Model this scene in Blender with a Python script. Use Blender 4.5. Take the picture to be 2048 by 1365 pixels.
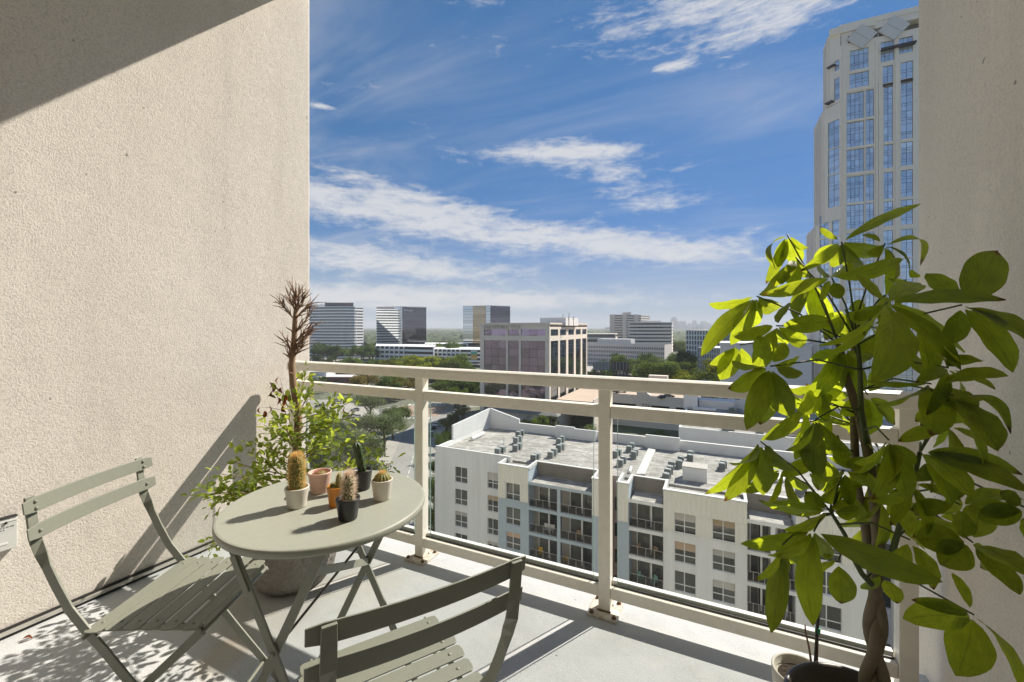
import bpy, bmesh, math, random
from mathutils import Vector, Matrix, Euler, noise as mnoise
R = math.radians
PI = math.pi
sc = bpy.context.scene
col = sc.collection
for o in list(bpy.data.objects):
    bpy.data.objects.remove(o)

# ------------------------------------------------------------------ camera
HAZE = 1.4e-4
F, CX, HY = 850.0, 1024.0, 655.0          # focal length, centre and horizon in photo pixels (2048 wide)
CAMZ = 1.30
YAW = math.atan(409.0 / 850.0)            # the view is turned left of the balcony's axis
DV = Vector((-math.sin(YAW), math.cos(YAW), 0))
RV = Vector((math.cos(YAW), math.sin(YAW), 0))
cam = bpy.data.cameras.new('camera')
cam.sensor_width = 36.0
cam.lens = F / 2048.0 * 36.0
cam.shift_y = -(682.5 - HY) / 2048.0
cam.clip_start = 0.05
cam.clip_end = 60000
camo = bpy.data.objects.new('camera', cam)
col.objects.link(camo)
camo.location = (0, 0, CAMZ)
camo.rotation_euler = (R(90), 0, YAW)
sc.camera = camo

# ------------------------------------------------------------------ colour management
sc.view_settings.view_transform = 'Standard'
sc.view_settings.look = 'None'
sc.view_settings.gamma = 1.0
sc.view_settings.use_curve_mapping = False
sc.view_settings.exposure = 1.0

sc.cycles.use_denoising = True
sc.cycles.use_adaptive_sampling = True
sc.cycles.adaptive_threshold = 0.02
sc.cycles.max_bounces = 8
sc.cycles.diffuse_bounces = 6
sc.cycles.glossy_bounces = 3
sc.cycles.transmission_bounces = 4
sc.cycles.transparent_max_bounces = 16
sc.cycles.caustics_reflective = False
sc.cycles.caustics_refractive = False

# ------------------------------------------------------------------ sun
SUN = Vector((0.53, 1.0, 1.12)).normalized()
sl = bpy.data.lights.new('sun', 'SUN')
sl.energy = 3.9
sl.angle = R(0.53)
sl.color = (1.0, 0.925, 0.81)
so = bpy.data.objects.new('sun', sl)
col.objects.link(so)
so.rotation_euler = SUN.to_track_quat('Z', 'Y').to_euler()
SUN_EL = math.asin(SUN.z)
SUN_AZ = math.atan2(SUN.x, SUN.y)         # from +Y towards +X

# ------------------------------------------------------------------ node helpers
class NT:
    """small helper round a node tree"""
    def __init__(s, tree):
        s.t = tree; s.n = tree.nodes; s.l = tree.links
    def new(s, typ, **kw):
        nd = s.n.new(typ)
        for k, v in kw.items():
            setattr(nd, k, v)
        return nd
    def link(s, a, b):
        s.l.new(a, b)
    def put(s, sock, v):
        if hasattr(v, 'is_output'):
            s.l.new(v, sock)
        else:
            if isinstance(v, (tuple, list)) and len(v) == 3 and sock.type == 'RGBA':
                v = (*v, 1.0)
            sock.default_value = v
    def math(s, op, a, b=None, c=None, clamp=False):
        nd = s.n.new('ShaderNodeMath'); nd.operation = op; nd.use_clamp = clamp
        s.put(nd.inputs[0], a)
        if b is not None: s.put(nd.inputs[1], b)
        if c is not None: s.put(nd.inputs[2], c)
        return nd.outputs[0]
    def mix(s, f, a, b, typ='MIX'):
        nd = s.n.new('ShaderNodeMix'); nd.data_type = 'RGBA'; nd.blend_type = typ
        s.put(nd.inputs[0], f); s.put(nd.inputs[6], a); s.put(nd.inputs[7], b)
        return nd.outputs[2]
    def noise(s, vec, scale, detail=4, rough=0.55, dist=0.0, dims='3D'):
        nd = s.n.new('ShaderNodeTexNoise'); nd.noise_dimensions = dims
        if vec is not None: s.l.new(vec, nd.inputs['Vector'])
        nd.inputs['Scale'].default_value = scale
        nd.inputs['Detail'].default_value = detail
        nd.inputs['Roughness'].default_value = rough
        nd.inputs['Distortion'].default_value = dist
        return nd.outputs[0]
    def ramp(s, f, stops):
        nd = s.n.new('ShaderNodeValToRGB')
        s.l.new(f, nd.inputs[0])
        e = nd.color_ramp.elements
        while len(e) < len(stops): e.new(0.5)
        for i, (p, c) in enumerate(stops):
            e[i].position = p
            e[i].color = (*c, 1.0) if len(c) == 3 else c
        return nd.outputs[0]
    def maprange(s, v, a, b, c=0.0, d=1.0, smooth=False):
        nd = s.n.new('ShaderNodeMapRange')
        nd.interpolation_type = 'SMOOTHSTEP' if smooth else 'LINEAR'
        s.put(nd.inputs[0], v); s.put(nd.inputs[1], a); s.put(nd.inputs[2], b)
        s.put(nd.inputs[3], c); s.put(nd.inputs[4], d)
        return nd.outputs[0]
    def mapping(s, vec, scale=(1, 1, 1), rot=(0, 0, 0), loc=(0, 0, 0)):
        nd = s.n.new('ShaderNodeMapping')
        s.l.new(vec, nd.inputs[0])
        nd.inputs['Scale'].default_value = scale
        nd.inputs['Rotation'].default_value = rot
        nd.inputs['Location'].default_value = loc
        return nd.outputs[0]

# ------------------------------------------------------------------ world: sky with drawn-out cirrus
world = bpy.data.worlds.new('World')
sc.world = world
world.use_nodes = True
W = NT(world.node_tree)
W.n.clear()
sky = W.new('ShaderNodeTexSky', sky_type='NISHITA')
sky.sun_disc = False
sky.sun_elevation = SUN_EL
sky.sun_rotation = SUN_AZ
sky.altitude = 60
sky.air_density = 1.0
sky.dust_density = 0.0
sky.ozone_density = 2.2
tc = W.new('ShaderNodeTexCoord')
sep = W.new('ShaderNodeSeparateXYZ')
W.link(tc.outputs['Generated'], sep.inputs[0])
dx, dy, dz = sep.outputs
rad = W.math('SQRT', W.math('ADD', W.math('MULTIPLY', dx, dx), W.math('MULTIPLY', dy, dy)))
te = W.math('DIVIDE', dz, W.math('MAXIMUM', rad, 0.02))         # tangent of the elevation
# azimuth measured from the balcony's axis turned by YAW, in radians
az = W.math('ADD', W.math('ARCTAN2', dx, dy), YAW)
# cloud deck coordinates: the sky seen as a flat layer overhead
inv = W.math('DIVIDE', 1.0, W.math('ADD', W.math('MAXIMUM', dz, 0.0), 0.10))
cmb = W.new('ShaderNodeCombineXYZ')
W.put(cmb.inputs[0], W.math('MULTIPLY', dx, inv)); W.put(cmb.inputs[1], W.math('MULTIPLY', dy, inv))
deck = cmb.outputs[0]
ang = W.new('ShaderNodeCombineXYZ')
W.put(ang.inputs[0], az); W.put(ang.inputs[1], te)
angv = ang.outputs[0]
n_wisp = W.noise(W.mapping(angv, scale=(7.0, 30.0, 1), rot=(0, 0, R(9))), 1.0, 9, 0.66, 0.6)
n_puff = W.noise(W.mapping(angv, scale=(22.0, 56.0, 1), rot=(0, 0, R(7))), 1.0, 8, 0.68, 0.4)
n_big = W.noise(W.mapping(deck, scale=(0.35, 0.8, 1), rot=(0, 0, R(35))), 1.0, 5, 0.55, 0.6)
n_veil = W.noise(W.mapping(deck, scale=(0.8, 2.2, 1), rot=(0, 0, R(28))), 1.0, 7, 0.6, 0.8)
def cloud_patch(px, py, wx, wy, slope, amp):
    """an oblong patch of cloud, given by where in the sky it stands"""
    a0 = math.atan((px - CX) / F)
    t0 = (HY - py) / F * math.cos(a0)
    ax = W.math('SUBTRACT', az, a0)
    ty = W.math('ADD', W.math('SUBTRACT', te, t0), W.math('MULTIPLY', ax, slope))
    ex = W.math('POWER', W.math('DIVIDE', W.math('ABSOLUTE', ax), wx), 2.0)
    ey = W.math('POWER', W.math('DIVIDE', W.math('ABSOLUTE', ty), wy), 2.0)
    g = W.math('EXPONENT', W.math('MULTIPLY', W.math('ADD', ex, ey), -1.0))
    return W.math('MULTIPLY', g, amp)
patches = [
    (960, 455, .36, .046, .135, 1.0), (1320, 497, .24, .036, .10, 1.05), (640, 400, .24, .034, .11, .9),
    (770, 372, .20, .024, .20, .9), (1060, 305, .20, .028, .02, .74), (1215, 345, .15, .040, .25, .74), (1200, 300, .10, .020, .1, .7),
    (1310, 405, .11, .024, .15, .75), (1420, 5, .30, .085, -.05, .78), (1560, 40, .14, .05, -.1, .8), (1340, 132, .045, .016, .0, .85),
    (800, 535, .34, .024, .03, .9), (700, 590, .5, .034, .0, .95), (1000, 605, .5, .024, .0, .75),
    (640, 212, .02, .008, .0, .9), (640, 490, .3, .034, .04, .8), (960, 8, .05, .014, 0., .5),
    (1400, 330, .05, .008, 0., .5), (1540, 452, .05, .01, 0., .5), (868, 90, .014, .009, 0., .45),
    (700, 180, .22, .09, .1, .26), (1480, 190, .035, .10, 1.2, .22), (1000, 70, .03, .08, -.9, .2)]
acc = None
for p in patches:
    g = cloud_patch(*p)
    acc = g if acc is None else W.math('ADD', acc, g)
acc = W.math('MINIMUM', acc, 1.15)
nz = W.math('ADD', W.math('MULTIPLY', n_wisp, 0.55), W.math('MULTIPLY', n_puff, 0.45))
m1 = W.maprange(W.math('ADD', acc, W.math('MULTIPLY', W.math('SUBTRACT', nz, 0.5), 3.3)), 0.22, 1.30, 0, 1, True)
# more cloud, thickened out of view to whiten the ambient light
m2 = W.math('MULTIPLY', W.maprange(n_big, 0.44, 0.60, 0, 1, True), W.maprange(n_veil, 0.40, 0.66, 0, 1, True))
m2 = W.math('MULTIPLY', m2, W.math('MULTIPLY', W.maprange(te, 0.03, 0.5, 0.25, 0.9), W.maprange(W.math('ABSOLUTE', az), 0.80, 1.15, 0.25, 1.0, True)))
m3 = W.math('MULTIPLY', W.maprange(n_veil, 0.38, 0.8, 0, 0.42, True), W.maprange(n_big, .35, .65, 0, 1))
mask = W.math('MAXIMUM', W.math('MULTIPLY', m1, 0.80), W.math('MAXIMUM', m2, m3))
mask = W.math('MULTIPLY', mask, W.maprange(te, -0.01, 0.05, 0.0, 1.0))
tint = W.mix(1.0, sky.outputs[0], (0.56, 1.22, 1.38), 'MULTIPLY')
vden = W.new('ShaderNodeVectorMath', operation='MULTIPLY_ADD')
W.link(tint, vden.inputs[0]); vden.inputs[1].default_value = (0.55, 0.25, 0.09); vden.inputs[2].default_value = (1, 1, 1)
vdiv = W.new('ShaderNodeVectorMath', operation='DIVIDE')
W.link(tint, vdiv.inputs[0]); W.link(vden.outputs[0], vdiv.inputs[1])
tint = vdiv.outputs[0]
hor = W.math('MULTIPLY', W.maprange(te, 0.0, 0.24, 0.66, 0.0, True), 1.0)
tint = W.mix(hor, tint, (4.7, 5.3, 5.8))
skyc = W.mix(mask, tint, (7.2, 7.1, 7.0))
bg = W.new('ShaderNodeBackground')
W.link(skyc, bg.inputs[0])
bg.inputs[1].default_value = 0.056
wo = W.new('ShaderNodeOutputWorld')
W.link(bg.outputs[0], wo.inputs[0])

# ------------------------------------------------------------------ photo pixel -> place
def ray(px, py):
    return DV + RV * ((px - CX) / F) + Vector((0, 0, 1)) * ((HY - py) / F)
def P(px, py, depth):
    return Vector((0, 0, CAMZ)) + ray(px, py) * depth
def on_z(px, py, z):
    d = ray(px, py); return Vector((0, 0, CAMZ)) + d * ((z - CAMZ) / d.z)
def on_y(px, py, y):
    d = ray(px, py); return Vector((0, 0, CAMZ)) + d * (y / d.y)
def on_x(px, py, x):
    d = ray(px, py); return Vector((0, 0, CAMZ)) + d * (x / d.x)
def x_at(px, y):
    d = ray(px, HY); return d.x * y / d.y
def z_at(px, py, y):
    return on_y(px, py, y).z

# ------------------------------------------------------------------ materials
MATS = {}
def mat(name, color, rough=0.6, metal=0.0, spec=0.5, var=None, bump=None, coat=0.0, transl=None, objvar=0.0, coords='Object'):
    """principled material; var = [(scale, amount, (colour))...] noise tints, bump = [(scale, strength, distance)...]"""
    if name in MATS: return MATS[name]
    m = bpy.data.materials.new(name); m.use_nodes = True
    T = NT(m.node_tree); T.n.clear()
    out = T.new('ShaderNodeOutputMaterial')
    b = T.new('ShaderNodeBsdfPrincipled')
    tcn = T.new('ShaderNodeTexCoord')
    vec = tcn.outputs[coords]
    if coords == 'World':
        pass
    c = None
    base = (*color, 1.0)
    cur = T.new('ShaderNodeRGB'); cur.outputs[0].default_value = base
    c = cur.outputs[0]
    for (scl, amt, vc) in (var or []):
        sv = vec
        if isinstance(scl, tuple):
            sv = T.mapping(vec, scale=scl); s1 = 1.0
        else: s1 = scl
        nz = T.noise(sv, s1, 5, 0.6)
        f = T.math('MULTIPLY', T.maprange(nz, 0.40, 0.66, 0, 1, True), amt)
        c = T.mix(f, c, vc)
    if objvar:
        oi = T.new('ShaderNodeObjectInfo')
        hsv = T.new('ShaderNodeHueSaturation')
        T.link(c, hsv.inputs['Color'])
        T.link(T.maprange(oi.outputs['Random'], 0, 1, 1 - objvar, 1 + objvar), hsv.inputs['Value'])
        T.link(T.maprange(T.math('FRACT', T.math('MULTIPLY', oi.outputs['Random'], 7.31)), 0, 1, 0.5 - objvar * .06, 0.5 + objvar * .06), hsv.inputs['Hue'])
        c = hsv.outputs[0]
    T.link(c, b.inputs['Base Color'])
    b.inputs['Roughness'].default_value = rough
    b.inputs['Metallic'].default_value = metal
    b.inputs['Specular IOR Level'].default_value = spec
    b.inputs['Coat Weight'].default_value = coat
    last = None
    for (scl, st, dist) in (bump or []):
        sv = vec
        if isinstance(scl, tuple):
            sv = T.mapping(vec, scale=scl); s1 = 1.0
        else: s1 = scl
        bp = T.new('ShaderNodeBump')
        bp.inputs['Strength'].default_value = st
        bp.inputs['Distance'].default_value = dist
        T.link(T.noise(sv, s1, 3, 0.6), bp.inputs['Height'])
        if last is not None: T.link(last, bp.inputs['Normal'])
        last = bp.outputs[0]
    if last is not None: T.link(last, b.inputs['Normal'])
    sh = b.outputs[0]
    if transl:
        tr = T.new('ShaderNodeBsdfTranslucent')
        T.put(tr.inputs[0], transl[1])
        mx = T.new('ShaderNodeMixShader'); mx.inputs[0].default_value = transl[0]
        T.link(sh, mx.inputs[1]); T.link(tr.outputs[0], mx.inputs[2]); sh = mx.outputs[0]
    T.link(sh, out.inputs[0])
    MATS[name] = m
    return m

def pane_mat(name, tint=(0.93, 0.97, 0.95), refl=0.09, rough=0.0):
    """a clear pane that lets light and shadow through"""
    if name in MATS: return MATS[name]
    m = bpy.data.materials.new(name); m.use_nodes = True
    T = NT(m.node_tree); T.n.clear()
    out = T.new('ShaderNodeOutputMaterial')
    tr = T.new('ShaderNodeBsdfTransparent'); T.put(tr.inputs[0], tint)
    gl = T.new('ShaderNodeBsdfGlossy'); gl.inputs['Roughness'].default_value = rough
    lw = T.new('ShaderNodeFresnel'); lw.inputs[0].default_value = 1.35
    f = T.math('MINIMUM', T.math('ADD', T.math('MULTIPLY', lw.outputs[0], 0.22), refl * .1), 0.25)
    mx = T.new('ShaderNodeMixShader')
    T.link(f, mx.inputs[0]); T.link(tr.outputs[0], mx.inputs[1]); T.link(gl.outputs[0], mx.inputs[2])
    T.link(mx.outputs[0], out.inputs[0])
    MATS[name] = m
    return m

def glass_mat(name, color=(0.02, 0.025, 0.03), rough=0.05, ior=1.9, wave=0.0, scale=0.3, tint=(1, 1, 1), metal=0.0):
    """window glass of a building: dark body with mirror-like reflections, gently uneven"""
    if name in MATS: return MATS[name]
    m = bpy.data.materials.new(name); m.use_nodes = True
    T = NT(m.node_tree); T.n.clear()
    out = T.new('ShaderNodeOutputMaterial')
    b = T.new('ShaderNodeBsdfPrincipled')
    oi = T.new('ShaderNodeObjectInfo')
    tcn = T.new('ShaderNodeTexCoord')
    k = T.maprange(oi.outputs['Random'], 0, 1, *((0.85, 1.15) if metal else (0.5, 1.6)))
    cc = T.new('ShaderNodeVectorMath', operation='SCALE')
    cc.inputs[0].default_value = color
    T.link(k, cc.inputs['Scale'])
    T.link(cc.outputs[0], b.inputs['Base Color'])
    b.inputs['Roughness'].default_value = rough
    b.inputs['IOR'].default_value = ior
    b.inputs['Metallic'].default_value = metal
    b.inputs['Specular Tint'].default_value = (*tint, 1)
    if wave:
        bp = T.new('ShaderNodeBump'); bp.inputs['Strength'].default_value = wave; bp.inputs['Distance'].default_value = 0.05
        T.link(T.noise(tcn.outputs['Object'], scale, 2, 0.5), bp.inputs['Height'])
        T.link(bp.outputs[0], b.inputs['Normal'])
    T.link(b.outputs[0], out.inputs[0])
    MATS[name] = m
    return m

# ------------------------------------------------------------------ mesh helpers
class MB:
    """collects shapes, then builds them as one mesh object"""
    def __init__(s):
        s.v = []; s.f = []; s.mi = []
    def add(s, verts, faces, k=0):
        o = len(s.v)
        s.v += [tuple(p) for p in verts]
        s.f += [tuple(i + o for i in f) for f in faces]
        s.mi += [k] * len(faces)
        return s
    def box(s, x0, x1, y0, y1, z0, z1, k=0, M=None):
        vs = [Vector(p) for p in ((x0, y0, z0), (x1, y0, z0), (x1, y1, z0), (x0, y1, z0), (x0, y0, z1), (x1, y0, z1), (x1, y1, z1), (x0, y1, z1))]
        if M is not None: vs = [M @ p for p in vs]
        return s.add(vs, [(0, 3, 2, 1), (4, 5, 6, 7), (0, 1, 5, 4), (1, 2, 6, 5), (2, 3, 7, 6), (3, 0, 4, 7)], k)
    def cbox(s, c, d, k=0, M=None):
        return s.box(c[0] - d[0] / 2, c[0] + d[0] / 2, c[1] - d[1] / 2, c[1] + d[1] / 2, c[2] - d[2] / 2, c[2] + d[2] / 2, k, M)
    def prism(s, poly, z0, z1, k=0, M=None):
        n = len(poly)
        vs = [Vector((p[0], p[1], z0)) for p in poly] + [Vector((p[0], p[1], z1)) for p in poly]
        if M is not None: vs = [M @ p for p in vs]
        fs = [tuple(range(n - 1, -1, -1)), tuple(range(n, 2 * n))] + [(i, (i + 1) % n, n + (i + 1) % n, n + i) for i in range(n)]
        return s.add(vs, fs, k)
    def tube(s, pts, rads, n=8, k=0, cap=True):
        pts = [Vector(p) for p in pts]
        if not isinstance(rads, (list, tuple)): rads = [rads] * len(pts)
        rings = []
        up = Vector((0.03, 0.02, 1)).normalized()
        prev = None
        for i, p in enumerate(pts):
            t = (pts[min(i + 1, len(pts) - 1)] - pts[max(i - 1, 0)])
            t = t.normalized() if t.length > 1e-9 else Vector((0, 0, 1))
            if prev is None:
                a = Vector((1, 0, 0)) if abs(t.x) < 0.8 else Vector((0, 1, 0))
                e1 = (a - t * a.dot(t)).normalized()
            else:
                e1 = (prev - t * prev.dot(t))
                e1 = e1.normalized() if e1.length > 1e-6 else Vector((1, 0, 0))
            prev = e1
            e2 = t.cross(e1)
            rings.append([p + (e1 * math.cos(2 * PI * j / n) + e2 * math.sin(2 * PI * j / n)) * rads[i] for j in range(n)])
        vs = [q for r in rings for q in r]
        fs = []
        for i in range(len(rings) - 1):
            for j in range(n):
                fs.append((i * n + j, i * n + (j + 1) % n, (i + 1) * n + (j + 1) % n, (i + 1) * n + j))
        if cap:
            fs.append(tuple(range(n - 1, -1, -1)))
            fs.append(tuple((len(rings) - 1) * n + j for j in range(n)))
        return s.add(vs, fs, k)
    def lathe(s, prof, n=32, c=(0, 0, 0), k=0, sx=1.0, sy=1.0):
        vs = []; fs = []
        for (r, z) in prof:
            for j in range(n):
                a = 2 * PI * j / n
                vs.append((c[0] + r * math.cos(a) * sx, c[1] + r * math.sin(a) * sy, c[2] + z))
        m = len(prof)
        for i in range(m - 1):
            for j in range(n):
                fs.append((i * n + j, i * n + (j + 1) % n, (i + 1) * n + (j + 1) % n, (i + 1) * n + j))
        if prof[0][0] > 1e-6: fs.append(tuple(range(n - 1, -1, -1)))
        if prof[-1][0] > 1e-6: fs.append(tuple((m - 1) * n + j for j in range(n)))
        return s.add(vs, fs, k)
    def bar(s, pts, w, th, side=(1, 0, 0), twist=None, k=0):
        """a flat bar swept along pts; side = direction of its width, twist = turn of that width at each point"""
        pts = [Vector(p) for p in pts]
        side = Vector(side)
        vs = []; fs = []
        n = len(pts)
        ws = w if isinstance(w, (list, tuple)) else [w] * n
        for i, p in enumerate(pts):
            t = (pts[min(i + 1, n - 1)] - pts[max(i - 1, 0)]).normalized()
            e = (side - t * side.dot(t)).normalized()
            nn = t.cross(e)
            a = twist[i] if twist else 0.0
            e, nn = e * math.cos(a) + nn * math.sin(a), nn * math.cos(a) - e * math.sin(a)
            for (sw, st) in ((-1, -1), (1, -1), (1, 1), (-1, 1)):
                vs.append(p + e * (sw * ws[i] / 2) + nn * (st * th / 2))
        for i in range(n - 1):
            for j in range(4):
                fs.append((i * 4 + j, i * 4 + (j + 1) % 4, (i + 1) * 4 + (j + 1) % 4, (i + 1) * 4 + j))
        fs.append((3, 2, 1, 0)); fs.append(tuple((n - 1) * 4 + j for j in range(4)))
        return s.add(vs, fs, k)
    def ball(s, c, r, n=8, m=6, k=0, sz=1.0):
        vs = [(c[0], c[1], c[2] - r * sz)]
        for i in range(1, m):
            a = -PI / 2 + PI * i / m
            for j in range(n):
                b = 2 * PI * j / n
                vs.append((c[0] + r * math.cos(a) * math.cos(b), c[1] + r * math.cos(a) * math.sin(b), c[2] + r * sz * math.sin(a)))
        vs.append((c[0], c[1], c[2] + r * sz))
        fs = [(0, 1 + (j + 1) % n, 1 + j) for j in range(n)]
        for i in range(m - 2):
            for j in range(n):
                fs.append((1 + i * n + j, 1 + i * n + (j + 1) % n, 1 + (i + 1) * n + (j + 1) % n, 1 + (i + 1) * n + j))
        L = len(vs) - 1; o = 1 + (m - 2) * n
        fs += [(o + j, o + (j + 1) % n, L) for j in range(n)]
        return s.add(vs, fs, k)
    def mesh(s, name, mats, smooth=False):
        me = bpy.data.meshes.new(name)
        me.from_pydata(s.v, [], s.f)
        if not isinstance(mats, (list, tuple)): mats = [mats]
        for m in mats: me.materials.append(m)
        if len(mats) > 1: me.polygons.foreach_set('material_index', s.mi)
        if smooth: me.polygons.foreach_set('use_smooth', [True] * len(me.polygons))
        me.update()
        return me
    def build(s, name, mats, parent=None, smooth=False, bevel=0.0, loc=None, auto=None):
        o = link(name, s.mesh(name, mats, smooth), parent)
        if loc is not None: o.location = loc
        if bevel:
            bm_ = o.modifiers.new('bevel', 'BEVEL'); bm_.width = bevel; bm_.segments = 2; bm_.limit_method = 'ANGLE'; bm_.angle_limit = R(40)
            bm_.harden_normals = False
        return o
def link(name, me, parent=None):
    o = bpy.data.objects.new(name, me)
    col.objects.link(o)
    if parent is not None: o.parent = parent
    return o
def tag(o, label=None, cat=None, group=None, kind=None):
    if label: o['label'] = label
    if cat: o['category'] = cat
    if group: o['group'] = group
    if kind: o['kind'] = kind
    return o
def thing(name, label, cat, loc=(0, 0, 0), rz=0.0, group=None):
    o = bpy.data.objects.new(name, None)
    o.empty_display_size = 0.1
    col.objects.link(o)
    o.location = loc; o.rotation_euler = (0, 0, rz)
    return tag(o, label, cat, group)
def copy_tree(o, parent=None):
    c = o.copy(); col.objects.link(c)
    if parent is not None:
        c.parent = parent
    for ch in list(o.children):
        copy_tree(ch, c)
    return c
# ================================================================== BALCONY
LWX, RWX, WEND = -2.687, 0.70, 2.17
def stucco_mat(name, base, dark, grain=1.0, pl=.74):
    m = bpy.data.materials.new(name); m.use_nodes = True
    T = NT(m.node_tree); T.n.clear()
    out = T.new('ShaderNodeOutputMaterial'); b = T.new('ShaderNodeBsdfPrincipled')
    g = T.new('ShaderNodeNewGeometry'); v = g.outputs['Position']
    big = T.noise(v, 1.1, 5, 0.6, 0.4)
    streak = T.noise(T.mapping(v, scale=(3.0, 3.0, 0.35)), 1.0, 5, 0.6)
    fine = T.noise(v, 150, 3, 0.7)
    c = T.mix(T.math('MULTIPLY', T.maprange(big, 0.38, 0.68, 0, 1, True), 0.5), base, dark)
    c = T.mix(T.math('MULTIPLY', T.maprange(streak, 0.5, 0.75, 0, 1, True), 0.45), c, tuple(x * .82 for x in dark))
    # a few scuffs and pale trowelled patches
    patch = T.noise(v, 3.2, 3, 0.5, 1.2)
    c = T.mix(T.math('MULTIPLY', T.maprange(patch, 0.60, 0.70, 0, 1, True), 0.25), c, tuple(min(1, x * 1.14) for x in base))
    pit = T.maprange(fine, 0.30, 0.54, pl, 1.05)
    c = T.mix(1.0, c, pit, 'MULTIPLY')
    speck = T.maprange(T.noise(v, 26, 2, 0.5), 0.235, 0.255, 0.45, 1.0)
    c = T.mix(1.0, c, speck, 'MULTIPLY')
    T.link(c, b.inputs['Base Color'])
    b.inputs['Roughness'].default_value = 0.93
    b.inputs['Specular IOR Level'].default_value = 0.25
    b1 = T.new('ShaderNodeBump'); b1.inputs['Strength'].default_value = 0.6 * grain; b1.inputs['Distance'].default_value = 0.005
    T.link(fine, b1.inputs['Height'])
    b2 = T.new('ShaderNodeBump'); b2.inputs['Strength'].default_value = 0.15 * grain; b2.inputs['Distance'].default_value = 0.03
    T.link(T.noise(v, 5.5, 4, 0.55), b2.inputs['Height'])
    T.link(b1.outputs[0], b2.inputs['Normal'])
    T.link(b2.outputs[0], b.inputs['Normal'])
    T.link(b.outputs[0], out.inputs[0])
    return m
M_stucco = stucco_mat('stucco', (0.69, 0.642, 0.58), (0.635, 0.582, 0.52))
M_stucco2 = stucco_mat('stucco_shade_lift', (0.82, 0.75, 0.65), (0.77, 0.70, 0.60), .7, .86)  # same stucco, its colour paled to lift the wall in shade
M_ceiling = mat('ceiling_paint', (0.82, 0.79, 0.74), 0.9)
# balcony floor: pale grey gritty coating, stained round the planter
def floor_mat():
    m = bpy.data.materials.new('deck_coating'); m.use_nodes = True
    T = NT(m.node_tree); T.n.clear()
    out = T.new('ShaderNodeOutputMaterial'); b = T.new('ShaderNodeBsdfPrincipled')
    g = T.new('ShaderNodeNewGeometry'); v = g.outputs['Position']
    base, dk = (0.495, 0.51, 0.52), (0.42, 0.43, 0.43)
    c = T.mix(T.math('MULTIPLY', T.maprange(T.noise(v, 2.2, 6, 0.62, 0.6), 0.42, 0.66, 0, 1, True), 0.6), base, dk)
    c = T.mix(T.math('MULTIPLY', T.maprange(T.noise(v, 9, 5, 0.6), 0.52, 0.7, 0, 1, True), 0.22), c, (0.66, 0.64, 0.60))
    def spot(x, y, r0, r1):
        d = T.new('ShaderNodeVectorMath', operation='DISTANCE')
        T.link(v, d.inputs[0]); d.inputs[1].default_value = (x, y, 0)
        wob = T.math('MULTIPLY', T.math('SUBTRACT', T.noise(v, 7, 5, 0.6), 0.5), 0.36)
        return T.maprange(T.math('ADD', d.outputs['Value'], wob), r0, r1, 1, 0, True)
    c = T.mix(T.math('MULTIPLY', spot(-1.83, 1.28, 0.14, 0.32), 0.42), c, (0.34, 0.30, 0.24))
    c = T.mix(T.math('MULTIPLY', spot(-1.72, 1.02, 0.03, 0.15), 0.30), c, (0.46, 0.34, 0.18))
    c = T.mix(T.math('MULTIPLY', spot(-1.62, 1.62, 0.06, 0.30), 0.35), c, (0.50, 0.44, 0.32))
    speck = T.maprange(T.noise(v, 55, 2, 0.5), 0.22, 0.25, 0.35, 1.0)
    c = T.mix(1.0, c, speck, 'MULTIPLY')
    grit = T.maprange(T.noise(v, 260, 2, 0.6), 0.30, 0.45, 0.72, 1.0)
    c = T.mix(1.0, c, grit, 'MULTIPLY')
    T.link(c, b.inputs['Base Color'])
    b.inputs['Roughness'].default_value = 0.8
    b1 = T.new('ShaderNodeBump'); b1.inputs['Strength'].default_value = 0.55; b1.inputs['Distance'].default_value = 0.004
    T.link(T.noise(v, 190, 3, 0.65), b1.inputs['Height'])
    b2 = T.new('ShaderNodeBump'); b2.inputs['Strength'].default_value = 0.3; b2.inputs['Distance'].default_value = 0.02
    T.link(T.noise(v, 6, 4, 0.55), b2.inputs['Height'])
    T.link(b1.outputs[0], b2.inputs['Normal'])
    T.link(b2.outputs[0], b.inputs['Normal'])
    T.link(b.outputs[0], out.inputs[0])
    return m
M_floor = floor_mat()

tag(MB().box(LWX - .002, RWX + .002, -1.32, 2.10, -0.25, 0.0).build('balcony_floor', M_floor), kind='structure')
def wall_mb(x0, x1, inner):
    """wall leaf whose outer corner is softened"""
    b = MB()
    r = 0.012
    if inner > 0:
        poly = [(x0, -1.32), (x1, -1.32), (x1, WEND - r), (x1 - r * .3, WEND - r * .3), (x1 - r, WEND), (x0, WEND)]
    else:
        poly = [(x0, -1.32), (x1, -1.32), (x1, WEND), (x0 + r, WEND), (x0 + r * .3, WEND - r * .3), (x0, WEND - r)]
    return b.prism(poly, -9.0, 3.698)
wl = wall_mb(LWX - .30, LWX - .003, 1).build('stucco_wall', M_stucco)
tag(wl, 'sunlit cream stucco wall behind the folding chair and shrub', 'wall')
wr = wall_mb(RWX + .003, RWX + .30, -1).build('stucco_wall', M_stucco2)
tag(wr, 'shaded beige stucco wall behind the braided money tree', 'wall')
bw = MB()
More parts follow.
